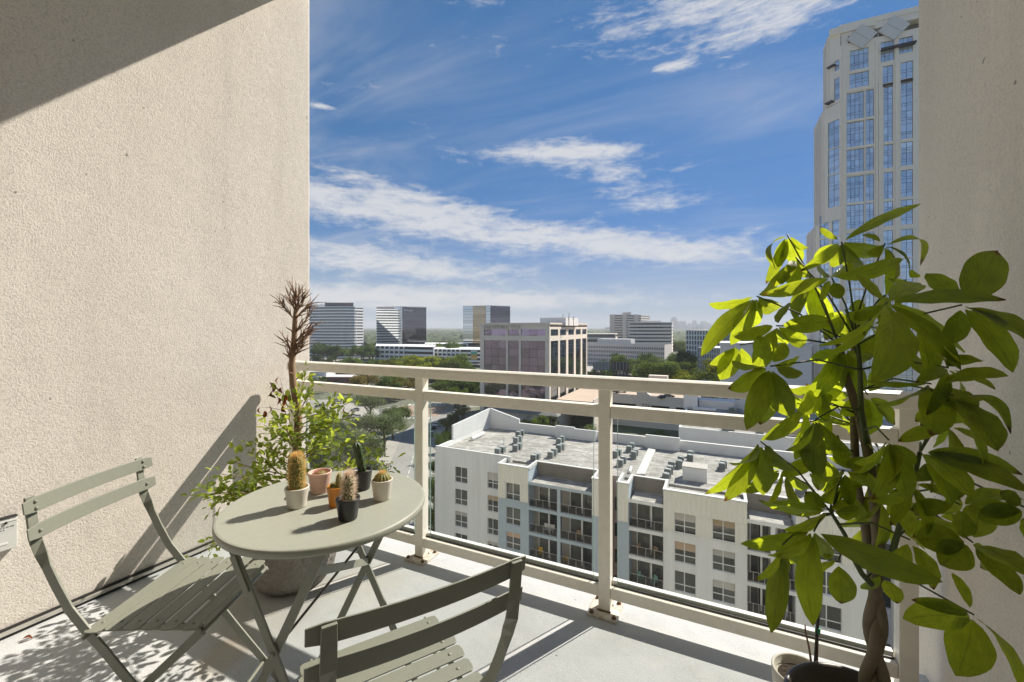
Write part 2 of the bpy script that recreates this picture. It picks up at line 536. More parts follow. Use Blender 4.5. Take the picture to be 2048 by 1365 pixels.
# the flat's own front: wall with a wide glazed door opening
for bx_ in ((LWX - .3, -1.9, 0.0, 3.69), (0.25, RWX + .3, 0.0, 3.69), (-1.9, 0.25, 2.35, 3.69)):
    bw.box(bx_[0], bx_[1], -1.52, -1.323, bx_[2], bx_[3])
fr = thing('stucco_wall', 'stucco front of the flat behind the balcony with glazed door and added pale blind', 'wall', (0, 0, 0))
bw.build('wall', M_stucco2, fr)
MB().box(-1.9, .25, -1.46, -1.44, 0.0, 2.35).build('door_pane', mat('bounce_blind', (0.72, .69, .64), .7), fr)  # invented pale blind in the unseen door, to bounce light inside
dfm = MB()
for xx in (-1.9, -.86, .18): dfm.box(xx, xx + .07, -1.44, -1.37, 0, 2.35)
dfm.build('door_frame', mat('white_frame', (0.75, 0.74, 0.72), 0.5), fr)
tag(MB().box(LWX - .3, RWX + .3, -1.52, 2.06, 3.70, 3.98).build('balcony_ceiling', M_ceiling), kind='structure')

# flashing at the foot of the sunlit wall
M_alu = mat('flashing_metal', (0.60, 0.58, 0.53), 0.38, 0.7, bump=[(60, .1, .002)])
M_dark = mat('black_rubber', (0.02, 0.02, 0.02), 0.6)
fl = thing('wall_flashing', 'thin metal flashing with dark gap along foot of sunlit wall', 'flashing', (LWX, 0, 0))
MB().box(0.0, 0.020, -1.3, 2.12, 0.014, 0.030).build('metal_strip', M_alu, fl, bevel=.002)
MB().box(0.0, 0.010, -1.3, 2.12, 0.0305, 0.040).build('sealant_line', M_dark, fl)
MB().box(0.0, 0.014, -1.3, 2.12, 0.0005, 0.0135).build('shadow_gap', M_dark, fl)

# small notice plate on the wall, cut by the picture's edge
M_plate = mat('plate_paper', (0.62, 0.63, 0.60), 0.5, var=[(30, .3, (0.52, 0.53, 0.50))])
pl = thing('notice_plate', 'small grey notice sheet under clear cover fixed to stucco wall', 'notice', (LWX, 0.60, 0.62))
pz0 = on_x(2, 1092, LWX).z; pz1 = on_x(2, 1046, LWX).z
ya, yb = on_x(-70, 1060, LWX).y, on_x(31, 1060, LWX).y
pl.location = (LWX, (ya + yb) / 2, (pz0 + pz1) / 2)
hy, hz = (yb - ya) / 2, .066
MB().box(0.001, 0.022, -hy, hy, -hz, hz).build('sheet', M_plate, pl, bevel=.002)
MB().box(0.0225, 0.024, -hy, hy, hz * .78, hz * .90).build('clip_strip', mat('white_plastic', (0.78, 0.78, 0.77), 0.35), pl)
MB().box(0.001, 0.026, -hy, hy, hz + .0005, hz + .005).build('top_edge', M_dark, pl)
MB().box(0.0241, 0.027, hy * .45, hy * .56, hz * .66, hz * .80).build('clip', M_dark, pl)
ln = MB()
rnd = random.Random(5)
for r_, w0 in enumerate((.9, .5)):
    y_ = -hy * .8
    while y_ < hy * w0:
        w_ = rnd.uniform(.004, .011)
        ln.box(0.0222, 0.0228, y_, y_ + w_, hz * (.42 - .15 * r_), hz * (.48 - .15 * r_)); y_ += w_ + .004
ln.build('small_print', mat('print_ink', (0.14, 0.15, 0.15), 0.7), pl)
MB().box(0.0222, 0.0236, -hy * .6, hy * .6, -hz * .62, -hz * .5).build('paper_strip', mat('white_plastic', (0.78, 0.78, 0.77), 0.35), pl)

# ------------------------------------------------------------------ railing
M_rail = mat('railing_paint', (0.87, 0.83, 0.735), 0.42, var=[(2.5, .35, (0.83, 0.79, 0.70)), (22, .12, (0.45, 0.40, 0.31))], bump=[(90, .06, .002)])
M_plate_w = mat('base_plate_paint', (0.66, 0.63, 0.56), 0.55, var=[(38, .8, (0.36, 0.24, 0.14)), (14, .5, (0.52, 0.47, 0.38))], bump=[(60, .25, .004)])
M_rust = mat('rusty_bolt', (0.16, 0.11, 0.08), 0.75, 0.5, var=[(90, .7, (0.28, 0.14, 0.07))])
M_glass = pane_mat('balustrade_glass', (0.965, 0.98, 0.972), 0.04)
M_glassedge = mat('glass_edge', (0.30, 0.44, 0.40), 0.15)
M_gasket = mat('gasket', (0.03, 0.03, 0.03), 0.5)
RY0, RY1 = 1.918, 1.972
RYC = (RY0 + RY1) / 2
rail = thing('balcony_railing', 'cream metal railing with clear glass panels along the balcony edge', 'railing', (0, RYC, 0))
posts = [-2.555, -1.5035, -0.4595, 0.600]
hw = 0.0265
def rb(m, *a):
    return m.box(a[0], a[1], a[2] - RYC, a[3] - RYC, a[4], a[5])
# top rail: rounded cap, overhanging the posts
prof = [(-.034, 1.016), (.034, 1.016), (.037, 1.022), (.037, 1.055), (.030, 1.068), (.016, 1.0745), (-.016, 1.0745), (-.030, 1.068), (-.037, 1.055), (-.037, 1.022)]
tr_ = MB()
x0, x1 = posts[0] - .035, posts[-1] + .035
n_ = len(prof)
tr_.add([(x0, p[0], p[1]) for p in prof] + [(x1, p[0], p[1]) for p in prof],
        [tuple(range(n_ - 1, -1, -1))[::-1], tuple(range(n_, 2 * n_))[::-1]] + [(i, n_ + i, n_ + (i + 1) % n_, (i + 1) % n_) for i in range(n_)])
tr_.build('top_rail', M_rail, rail)
for i, x in enumerate(posts):
    po = rb(MB(), x - hw, x + hw, RY0, RY1, 0.012, 1.0155).build('post', M_rail, rail, bevel=.002)
    bp_ = rb(MB(), x - .068, x + .068, RY0 - .045, RY1 + .045, 0.0005, 0.0115)
    if i in (0, 3):
        bp_ = rb(MB(), x - .05, x + .05, RY0 - .045, RY1 + .045, 0.0005, 0.0115)
    bpo = bp_.build('base_plate', M_plate_w, rail, bevel=.002)
    for b in (-1, 1):
        MB().box(x - hw - .004, x + hw + .004, b * .028 - .003, b * .028 + .003, 0.0118, 0.018).build('weld_bead', M_rust, bpo)
    for sx in (-1, 1):
        for sy in (-1, 1):
            cx_, cy_ = x + sx * (.050 if i in (1, 2) else .036), sy * .056
            bo = MB()
            bo.lathe([(.0105, .0), (.0105, .0025)], 12, (cx_, cy_, .0117))
            bo.lathe([(.0078, .0), (.0078, .007), (.0055, .0095), (.0, .0098)], 6, (cx_, cy_, .0143))
            bo.build('bolt', M_rust, bpo)
for i in range(3):
    xa, xb = posts[i] + hw + .0008, posts[i + 1] - hw - .0008
    rb(MB(), xa, xb, RY0 + .003, RY1 - .003, .888, .944).build('middle_rail', M_rail, rail, bevel=.004)
    rb(MB(), xa, xb, RY0 + .003, RY1 - .003, .070, .122).build('bottom_rail', M_rail, rail, bevel=.004)
    ga, gb = xa + (.075 if i == 0 else .027), xb - (.075 if i == 2 else .030)
    gp = rb(MB(), ga, gb, RYC + .004, RYC + .014, .1285, .8875).build('glass_panel', M_glass, rail)
    for (q0, q1) in ((ga - .0017, ga - .0003), (gb + .0003, gb + .0017)):
        MB().box(q0, q1, .0045, .0135, .1285, .8875).build('panel_edge', M_glassedge, gp)
    MB().box(xa + .004, xb - .004, -.002, .0035, .1225, .1285).build('gasket', M_gasket, rail)
    MB().box(xa + .002, xb - .002, .0145, .040, .1225, .1395).build('glazing_bead', mat('white_bead', (0.82, 0.81, 0.77), 0.35), rail, bevel=.002)

# ------------------------------------------------------------------ bistro chairs and table
M_sage_lit = mat('sage_lit_coat', (0.305, 0.315, 0.262), 0.48, var=[(3, .25, (0.30, 0.31, 0.255)), (45, .14, (0.40, 0.40, 0.35)), (160, .10, (0.24, 0.245, 0.20))], bump=[(300, .05, .0008)])  # same sage paint, paled for the sun-facing table top
M_chair = mat('sage_dim_coat', (0.205, 0.212, 0.170), 0.45, var=[(3, .25, (0.185, 0.19, 0.15)), (45, .14, (0.26, 0.26, 0.22)), (160, .10, (0.15, 0.155, 0.125))], bump=[(300, .05, .0008)])  # darker copy of the sage paint, for chairs and dim table legs
def make_chair(name, label, loc, rz, grp):
    """folding bistro chair; local +Y is where the sitter looks, the back's top edge stands at y = 0"""
    t = thing(name, label, 'chair', loc, rz, grp)
    W2 = 0.178
    def curved(zc, h, halfw, yoff):
        b = MB(); n = 14
        rows = []
        for i in range(n + 1):
            s_ = -1 + 2 * i / n
            x = s_ * halfw
            y = yoff - 0.018 * (1 - s_ * s_)
            hh = h
            edge = max(0.0, abs(s_) - 0.955) / 0.045
            hh = h * (1 - 0.22 * edge * edge)
            rows.append((x, y, hh))
        th = 0.0045
        vs = []; fs = []
        tilt = 0.16
        for (x, y, hh) in rows:
            for (sz, sy) in ((-1, -1), (1, -1), (1, 1), (-1, 1)):
                z = zc + sz * hh / 2
                vs.append((x, y + sy * th / 2 - (z - zc) * tilt, z))
        m = len(rows)
        for i in range(m - 1):
            for j in range(4):
                fs.append((i * 4 + j, (i + 1) * 4 + j, (i + 1) * 4 + (j + 1) % 4, i * 4 + (j + 1) % 4))
        fs.append((0, 1, 2, 3)); fs.append(tuple((m - 1) * 4 + 3 - j for j in range(4)))
        return b.add(vs, fs)
    for zc, yo in ((.800, 0.0), (.728, 0.013)):
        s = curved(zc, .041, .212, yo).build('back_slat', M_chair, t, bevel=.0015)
        for sx in (-1, 1):
            for dz in ((.009, -.010) if zc > .75 else (0.0,)):
                yy = yo - .018 * (1 - (W2 / .212) ** 2)
                MB().ball((sx * W2, yy + .0035 - dz * .16, zc + dz), .0052, 8, 4).build('rivet', M_chair, s, smooth=True)
                MB().ball((sx * W2, yy - .0105 - dz * .16, zc + dz), .0042, 8, 4).build('screw', M_chair, s, smooth=True)
    # the long bars: back upright, twisting, then down past the seat to the front foot
    for sx in (-1, 1):
        pts = []; tw = []
        key = [(-.009, .822), (-.005, .79), (.002, .74), (.011, .695), (.021, .662), (.033, .625), (.055, .57), (.090, .505), (.135, .448), (.19, .385), (.34, .195), (.495, .004)]
        for i, (y, z) in enumerate(key):
            off = -0.0122 if i < 4 else (-.0122 + .0122 * min(1, (i - 3) / 3))
            pts.append((sx * W2, y + off, z))
            tw.append(0.0 if i < 3 else (PI / 2) * min(1.0, (i - 2) / 3.0))
        MB().bar(pts, [.024, .026] + [.0265] * 10, .0065, (1, 0, 0), tw).build('long_leg', M_chair, t, bevel=.0012)
        xs = sx * (W2 - .016)
        MB().bar([(xs, .452, .428), (xs, .30, .285), (xs, .02, .004)], .024, .006, (0, 1, 0)).build('short_leg', M_chair, t, bevel=.0012)
        MB().bar([(xs - sx * .009, .150, .4335), (xs - sx * .009, .30, .4365), (xs - sx * .009, .452, .4335)], .020, .006, (0, 0, 1)).build('seat_rail', M_chair, t, bevel=.001)
    # seat slats
    ys = [.163 + .0515 * i for i in range(6)]
    for i, y in enumerate(ys):
        z = .4475 + .004 * math.sin(PI * i / 5.0) - (.005 if i == 5 else 0)
        hw_ = .196 if i in (0,) else (.190 if i < 5 else .182)
        sw = .0225
        b = MB()
        c_ = .010
        poly = [(-hw_ + c_, y - sw), (hw_ - c_, y - sw), (hw_ - .002, y - sw + c_ * .6), (hw_, y), (hw_ - .002, y + sw - c_ * .6), (hw_ - c_, y + sw), (-hw_ + c_, y + sw), (-hw_ + .002, y + sw - c_ * .6), (-hw_, y), (-hw_ + .002, y - sw + c_ * .6)]
        b.prism(poly, z - .002, z + .002)
        s = b.build('seat_slat', M_chair, t, bevel=.001)
        for sx in (-1, 1): MB().ball((sx * (W2 - .025), y, z + .0015), .0055, 8, 4, sz=.55).build('rivet', M_chair, s, smooth=True)
    for (y, z, w_) in ((.150, .436, .200), (.452, .425, .165), (.075, .060, .165), (.435, .075, .178)):
        MB().tube([(-w_, y, z), (w_, y, z)], .0055, 10).build('cross_rod', M_chair, t, smooth=True)
    return t
def chair_at(name, label, pl_, pr_, grp):
    a, b = Vector(pl_), Vector(pr_)         # left and right ends of the top slat, seen from behind
    m_ = (a + b) / 2
    xd = (b - a).normalized()
    return make_chair(name, label, (m_.x, m_.y, 0), math.atan2(xd.y, xd.x), grp)
chair_at('folding_chair', 'sage green folding slatted chair standing against the sunlit stucco wall', (-1.901, .846), (-1.713, .4695), 'folding chairs at the bistro table')
chair_at('folding_chair', 'sage green folding slatted chair with its back turned, before the railing', (-.5995, .4661), (-.364, .832), 'folding chairs at the bistro table')

TC = Vector((-1.137, 0.985, 0)); TR = 0.308; TZ = 0.735
tb = thing('bistro_table', 'round sage green folding metal table with crossed flat legs holding cacti', 'table', TC)
MB().lathe([(0, -.003), (TR - .006, -.003), (TR - .006, -.020), (TR - .002, -.022), (TR, -.018), (TR, -.006), (TR - .003, -.001), (TR - .008, 0.0), (0, 0.0)], 96, (0, 0, TZ)).build('table_top', M_sage_lit, tb, smooth=False)
for p in tb.children[0].data.polygons: p.use_smooth = abs(p.normal.z) < .9
u_ = Vector((-.22, .976, 0)).normalized(); v_ = Vector((.976, .22, 0)).normalized()
def tp(a, b, z): return u_ * a + v_ * b + Vector((0, 0, z))
for i, a in enumerate((-.225, .225)):
    e = 0.0045
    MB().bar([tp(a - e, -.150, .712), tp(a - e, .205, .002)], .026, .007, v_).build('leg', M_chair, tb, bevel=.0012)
    MB().bar([tp(a + e, .150, .712), tp(a + e, -.205, .002)], .026, .007, v_).build('leg', M_chair, tb, bevel=.0012)
    MB().tube([tp(a - .012, .0, .412), tp(a + .012, 0, .412)], .008, 10).build('pivot', M_chair, tb, smooth=True)
for b in (-.150, .150):
    MB().bar([tp(-.23, b, .7125), tp(.23, b, .7125)], .026, .006, v_).build('top_bar', M_chair, tb)
MB().tube([tp(-.215, .182, .045), tp(.215, .182, .045)], .006, 8).build('stretcher', M_chair, tb, smooth=True)
MB().tube([tp(-.215, -.182, .045), tp(.215, -.182, .045)], .006, 8).build('stretcher', M_chair, tb, smooth=True)
MB().bar([tp(-.216, .1145, .641), tp(.216, .010, .425)], .024, .005, (0, 0, 1)).build('locking_brace', M_chair, tb, bevel=.001)
MB().tube([tp(.222, .135, .68), tp(-.222, -.005, .412)], .0040, 8).build('tension_rod', mat('rod_steel', (0.10, 0.10, 0.095), 0.3, 0.8), tb, smooth=True)
MB().bar([tp(-.225 - .011, -.128, .665), tp(-.225 - .011, -.082, .57)], .020, .005, v_).build('catch_plate', M_chair, tb, bevel=.001)
# ================================================================== CITY
GZ = -39.0
rnd = random.Random(11)
M_ground = mat('ground_cover', (0.17, 0.17, 0.13), 0.95, var=[(.02, .9, (0.07, 0.10, 0.04)), (.006, .6, (0.26, 0.24, 0.21)), (.15, .5, (0.05, 0.085, 0.03))], coords='Object')
M_asph = mat('asphalt', (0.30, 0.29, 0.27), 0.9, var=[(.12, .6, (0.36, 0.345, 0.32)), (1.2, .3, (0.22, 0.215, 0.21))])
M_conc = mat('pale_concrete', (0.40, 0.375, 0.335), 0.9, var=[(.08, .6, (0.30, 0.285, 0.26)), (.9, .3, (0.46, 0.43, 0.39))])
M_paint = mat('road_paint', (0.72, 0.71, 0.68), 0.7)
M_brickpave = mat('brick_paving', (0.36, 0.25, 0.19), 0.9, var=[(.6, .6, (0.44, 0.34, 0.27))])
g = MB(); N = 96
g.add([(0, 0, GZ)] + [(12000 * math.cos(2 * PI * i / N), 12000 * math.sin(2 * PI * i / N), GZ) for i in range(N)], [(0, 1 + i, 1 + (i + 1) % N) for i in range(N)])
tag(g.build('ground', M_ground), kind='structure')

def sheet(name, pts, z, m, kind='structure'):
    b = MB(); b.add([(p[0], p[1], z) for p in pts], [tuple(range(len(pts)))])
    o = b.build(name, m)
    if o.data.polygons[0].normal.z < 0: o.data.flip_normals()
    return tag(o, kind=kind)
def gpt(px, py, z=GZ): 
    p = on_z(px, py, z); return (p.x, p.y)
def strip(name, pl, w, z, m):
    """road along a line of ground points"""
    b = MB(); pts = [Vector((p[0], p[1], 0)) for p in pl]
    vs = []
    for i, p in enumerate(pts):
        t = (pts[min(i + 1, len(pts) - 1)] - pts[max(i - 1, 0)]).normalized()
        n = Vector((-t.y, t.x, 0))
        vs += [p + n * w / 2 + Vector((0, 0, z)), p - n * w / 2 + Vector((0, 0, z))]
    b.add(vs, [(2 * i + 1, 2 * i + 3, 2 * i + 2, 2 * i) for i in range(len(pts) - 1)])
    return tag(b.build(name, m), kind='structure')
# side street past the white apartment house and the crossing it runs into
SA, SB, SC = gpt(800, 1010), gpt(838, 872), gpt(905, 808)
strip('street', [gpt(770, 1120), SA, SB, SC, gpt(1010, 742)], 15, GZ + .02, M_asph)
strip('pavement', [(p[0] - 10.2, p[1]) for p in (gpt(770, 1120), SA, SB)], 4.5, GZ + .12, M_conc)
strip('street', [gpt(560, 862), gpt(720, 838), gpt(800, 822), gpt(880, 812), gpt(1010, 800)], 24, GZ + .03, M_asph)
strip('pavement', [gpt(560, 890), gpt(680, 868), gpt(772, 858)], 6, GZ + .12, M_conc)
cr = gpt(838, 822)
def rot_rect(cx, cy, a, l, w):
    c, s = math.cos(a), math.sin(a)
    return [(cx + c * x - s * y, cy + s * x + c * y) for (x, y) in ((-l / 2, -w / 2), (l / 2, -w / 2), (l / 2, w / 2), (-l / 2, w / 2))]
sd = Vector((SC[0] - SB[0], SC[1] - SB[1], 0)).normalized(); sa = math.atan2(sd.y, sd.x)
sheet('brick_crossing', rot_rect(cr[0], cr[1], sa, 26, 24), GZ + .045, M_brickpave)
for i in range(9):
    q = rot_rect(cr[0] - sd.x * 16 + (i - 4) * 2.3 * -sd.y, cr[1] - sd.y * 16 + (i - 4) * 2.3 * sd.x, sa, 3.4, 1.1)
    sheet('crossing_stripe', q, GZ + .06, M_paint)
    q = rot_rect(cr[0] + sd.x * 16 + (i - 4) * 2.3 * -sd.y, cr[1] + sd.y * 16 + (i - 4) * 2.3 * sd.x, sa, 3.4, 1.1)
    sheet('crossing_stripe', q, GZ + .06, M_paint)
for i in range(14):
    f = i / 14.0
    p = Vector((SA[0], SA[1], 0)).lerp(Vector((SB[0], SB[1], 0)), f)
    a = math.atan2(SB[1] - SA[1], SB[0] - SA[0])
    sheet('lane_line', rot_rect(p.x, p.y, a, 3.0, .22), GZ + .05, M_paint)
# freeway far off
FW = [gpt(300, 722), gpt(620, 724), gpt(800, 727), gpt(980, 732), gpt(1190, 745), gpt(1420, 765)]
strip('freeway', FW, 46, GZ + 3.0, M_conc)
strip('frontage_road', [gpt(300, 741), gpt(620, 741), gpt(800, 744), gpt(980, 752), gpt(1100, 762)], 16, GZ + .05, M_conc)
sheet('car_park', [gpt(610, 800), gpt(730, 800), gpt(760, 828), gpt(620, 845)], GZ + .06, M_conc)
sheet('car_park', [gpt(860, 700), gpt(960, 700), gpt(960, 712), gpt(860, 712)], GZ + .06, M_conc)

# ------------------------------------------------------------------ facade helpers
def corr(x0, x1, y, z0, z1, pitch=.46, d=.06):
    """corrugated cladding sheet facing -Y"""
    b = MB(); xs = []; x = x0; i = 0
    while x < x1 - 1e-6:
        xs.append((x, y - (d if i % 2 else 0))); x2 = min(x + pitch * .32, x1)
        xs.append((x2, y - (d if i % 2 else 0))); x = min(x2 + pitch * .18, x1); i += 1
    xs.append((x1, y))
    vs = [(a, b_, z0) for a, b_ in xs] + [(a, b_, z1) for a, b_ in xs]; n = len(xs)
    b.add(vs, [(i, i + 1, n + i + 1, n + i) for i in range(n - 1)])
    return b
def holed_wall(b, x0, x1, z0, z1, y, holes, depth=.22, k=0):
    """front wall facing -Y with openings and their reveals"""
    xs = sorted({x0, x1, *[h[0] for h in holes], *[h[1] for h in holes]})
    zs = sorted({z0, z1, *[h[2] for h in holes], *[h[3] for h in holes]})
    xs = [x for x in xs if x0 - 1e-6 <= x <= x1 + 1e-6]; zs = [z for z in zs if z0 - 1e-6 <= z <= z1 + 1e-6]
    for i in range(len(xs) - 1):
        for j in range(len(zs) - 1):
            cx_, cz_ = (xs[i] + xs[i + 1]) / 2, (zs[j] + zs[j + 1]) / 2
            if any(h[0] < cx_ < h[1] and h[2] < cz_ < h[3] for h in holes): continue
            b.add([(xs[i], y, zs[j]), (xs[i + 1], y, zs[j]), (xs[i + 1], y, zs[j + 1]), (xs[i], y, zs[j + 1])], [(0, 1, 2, 3)], k)
    for (a, c, e, f) in holes:
        q = y + depth
        b.add([(a, y, e), (c, y, e), (c, q, e), (a, q, e), (a, y, f), (c, y, f), (c, q, f), (a, q, f)],
              [(0, 1, 2, 3), (7, 6, 5, 4), (3, 7, 4, 0), (1, 5, 6, 2)], k)
    return b
M_frame = mat('window_frame_white', (0.70, 0.71, 0.72), 0.5)
M_apglass = glass_mat('apartment_glass', (0.075, 0.078, 0.082), 0.06, 1.75, .25, .5)
M_blind = mat('roller_blind', (0.52, 0.50, 0.47), 0.8, objvar=.15)
M_blindw = mat('warm_blind', (0.50, 0.38, 0.27), 0.8, objvar=.2)
PANE_CACHE = {}
def pane(parent, x0, x1, z0, z1, y, m, tilt=.0):
    key = (round(x1 - x0, 2), round(z1 - z0, 2), m.name)
    me = PANE_CACHE.get(key)
    if me is None:
        w, h = (x1 - x0) / 2, (z1 - z0) / 2
        me = MB().box(-w, w, 0, .02, -h, h).mesh('pane', m); PANE_CACHE[key] = me
    o = link('pane', me, parent)
    o.location = ((x0 + x1) / 2, y, (z0 + z1) / 2)
    if tilt:
        o.rotation_euler = (rnd.uniform(-tilt, tilt), 0, rnd.uniform(-tilt, tilt))
    return o
def frame_mesh(w, h, xs, zs, t=.06, d=.08):
    """one connected window frame: outer border plus bars at xs and zs"""
    b = MB()
    XS = [0, *xs, w]; ZS = [0, *zs, h]
    holes = []
    for i in range(len(XS) - 1):
        for j in range(len(ZS) - 1):
            holes.append((XS[i] + t / 2, XS[i + 1] - t / 2, ZS[j] + t / 2, ZS[j + 1] - t / 2))
    holed_wall(b, 0, w, 0, h, 0.0, holes, d)
    return b
WIN_CACHE = {}
def window(parent, x0, x1, z0, z1, y, blind=None):
    """two-sash window over two short lower lights"""
    w, h = x1 - x0, z1 - z0
    key = (round(w, 2), round(h, 2))
    if key not in WIN_CACHE:
        WIN_CACHE[key] = frame_mesh(w, h, [w * .47], [h * .34], .09, .06).mesh('window', M_frame)
    wo_ = link('window', WIN_CACHE[key], parent)
    wo_.location = (x0, y + .14, z0)
    for (a, c) in ((.03, w * .47), (w * .47, w - .03)):
        for (e, f) in ((.03, h * .34), (h * .34, h - .03)):
            pane(wo_, a, c, e, f, .05, M_apglass, .012)
    if not blind and rnd.random() < .45: blind = rnd.choice((1, 1, 2))
    if blind:
        bz = h * (1 - rnd.uniform(.12, .62))
        p = pane(wo_, .06, w - .06, bz, h - .05, .035, M_blind if blind == 1 else M_blindw); p.name = 'blind'
    return wo_

# ------------------------------------------------------------------ the white apartment house across the way
M_apwhite = mat('render_white', (0.82, 0.83, 0.835), 0.85, var=[(.35, .4, (0.78, 0.79, 0.795)), ((.9, .9, .06), .5, (0.66, 0.665, 0.655)), (.15, .4, (0.74, 0.745, 0.74))])
M_apblue = mat('render_blue_grey', (0.44, 0.52, 0.58), 0.85, var=[(.4, .4, (0.40, 0.475, 0.535))])
M_apside = mat('render_pinkish', (0.46, 0.37, 0.34), 0.9, var=[(.8, .5, (0.36, 0.27, 0.24))])
M_rib = mat('ribbed_cladding', (0.80, 0.78, 0.71), 0.6)
M_taupe_shade = mat('taupe_shade_wall', (0.23, 0.21, 0.185), 0.9, var=[(.6, .5, (0.17, 0.155, 0.14))])  # taupe with shade darkened into the colour
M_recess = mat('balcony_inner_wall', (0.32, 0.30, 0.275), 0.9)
M_roof = mat('roof_membrane', (0.46, 0.445, 0.42), 0.9, var=[(.22, .95, (0.27, 0.255, 0.235)), (.9, .7, (0.56, 0.545, 0.52)), ((.35, 1.6, 1), .75, (0.19, 0.18, 0.165)), (2.4, .5, (0.21, 0.20, 0.185))])
M_parapet = mat('parapet_membrane', (0.68, 0.69, 0.69), 0.85, var=[(.5, .5, (0.60, 0.61, 0.61))])
M_cap = mat('parapet_cap', (0.66, 0.66, 0.65), 0.6)
M_wirerail = mat('balcony_rail_metal', (0.42, 0.42, 0.40), 0.5)
YA, YM, RZ = 49.0, 46.8, -16.0
XL = x_at(872, YA)
ap = thing('apartment_house', 'white and blue-grey apartment house with flat roof and ribbed cladding', 'apartment house', (0, 0, 0))
WT, WH, FP = -17.72, 2.12, 3.02          # top of the upper windows, their height, storey height
B = {k: x_at(v, YM) for k, v in dict(b0=997, b1=1057, c1=1114.5, c2=1120, c3=1179, d1=1212, e0=1234.5, e1=1257, f1=1327, g1=1494, h1=1592, i1=1742, j1=1850).items()}
# bay A: flat white wall
wA = MB()
colsA = [(x_at(910, YA), x_at(934.5, YA)), (x_at(975, YA), x_at(996, YA))]
hA = [(a, c, WT - WH - FP * k, WT - FP * k) for (a, c) in colsA for k in range(6)]
holed_wall(wA, XL, B['b0'] + .6, GZ, -15.36, YA, hA)
wA.box(XL, XL + .28, YA + .003, 64.5, GZ, -15.36)
wA.box(XL - .5, XL - .003, YA + .4, 64.0, GZ, -16.6)
wA.build('wall', M_apwhite, ap)
for (a, c) in colsA:
    for k in range(6):
        window(ap, a, c, WT - WH - FP * k, WT - FP * k, YA, (0, 2, 0, 0, 0, 0)[k] if a > -30 else 0)
# bays with ribbed tops: B, E, G, I
def ribbed_bay(x0, x1, wins, lowmat, blinds, yy=YM):
    hs = [(a, c, WT - WH - FP * k, WT - FP * k) for (a, c) in wins for k in range(6)]
    w = MB()
    holed_wall(w, x0, x1, GZ, -19.72, yy, [h for h in hs if h[3] < -19.72])
    w.box(x0 - .003, x0 + .2, yy + .004, YA + .8, GZ, -15.95); w.box(x1 - .2, x1 + .003, yy + .004, YA + .8, GZ, -15.95)
    w.build('wall', lowmat, ap)
    # ribbed sheets between and over the top windows
    c = corr(x0, x1, yy - .12, WT + .002, -15.60)
    xs = [x0] + [q for h in wins for q in h] + [x1]
    for i in range(0, len(xs), 2):
        q = corr(xs[i], xs[i + 1], yy - .12, -19.72, WT - .002)
        c.add(q.v, q.f)
    c.build('ribbed_cladding', M_rib, ap)
    bk = MB(); holed_wall(bk, x0, x1, -19.70, -15.62, yy - .10, [h for h in hs if h[3] > -19.72], .3)
    bk.build('cladding_backing', M_rib, ap)
    cp = MB(); cp.box(x0 - .05, x1 + .05, yy - .26, yy + .22, -15.60, -15.48)
    cp.box(x0 - .05, x0 + .22, yy + .222, YA + .8, -15.90, -15.48); cp.box(x1 - .22, x1 + .05, yy + .222, YA + .8, -15.90, -15.48)
    cp.build('parapet', M_cap, ap)
    MB().box(x0 + .22, x1 - .22, yy + .22, YA, -16.4, RZ + .003).build('bay_roof', M_roof, ap)
    n = 0
    for (a, cc) in wins:
        for k in range(6):
            window(ap, a, cc, WT - WH - FP * k, WT - FP * k, yy, blinds[n % len(blinds)]); n += 1
xw = lambda a, b, y=YM: (x_at(a, y), x_at(b, y))
ribbed_bay(B['b0'], B['b1'], [xw(1012, 1040.5)], M_apblue, [0, 0, 2, 0])
ribbed_bay(B['e0'], B['e1'], [], M_apblue, [0])
ribbed_bay(B['f1'], B['g1'], [xw(1349, 1391.5), xw(1425, 1470.5)], M_apwhite, [1, 2, 0, 0, 1, 2, 0, 0])
ribbed_bay(B['h1'], B['i1'], [xw(1627, 1684)], M_apwhite, [1, 0, 0, 0])
ribbed_bay(B['i1'] + 2.2, B['i1'] + 8, [(B['i1'] + 3.4, B['i1'] + 5.4)], M_apwhite, [2, 2, 2])
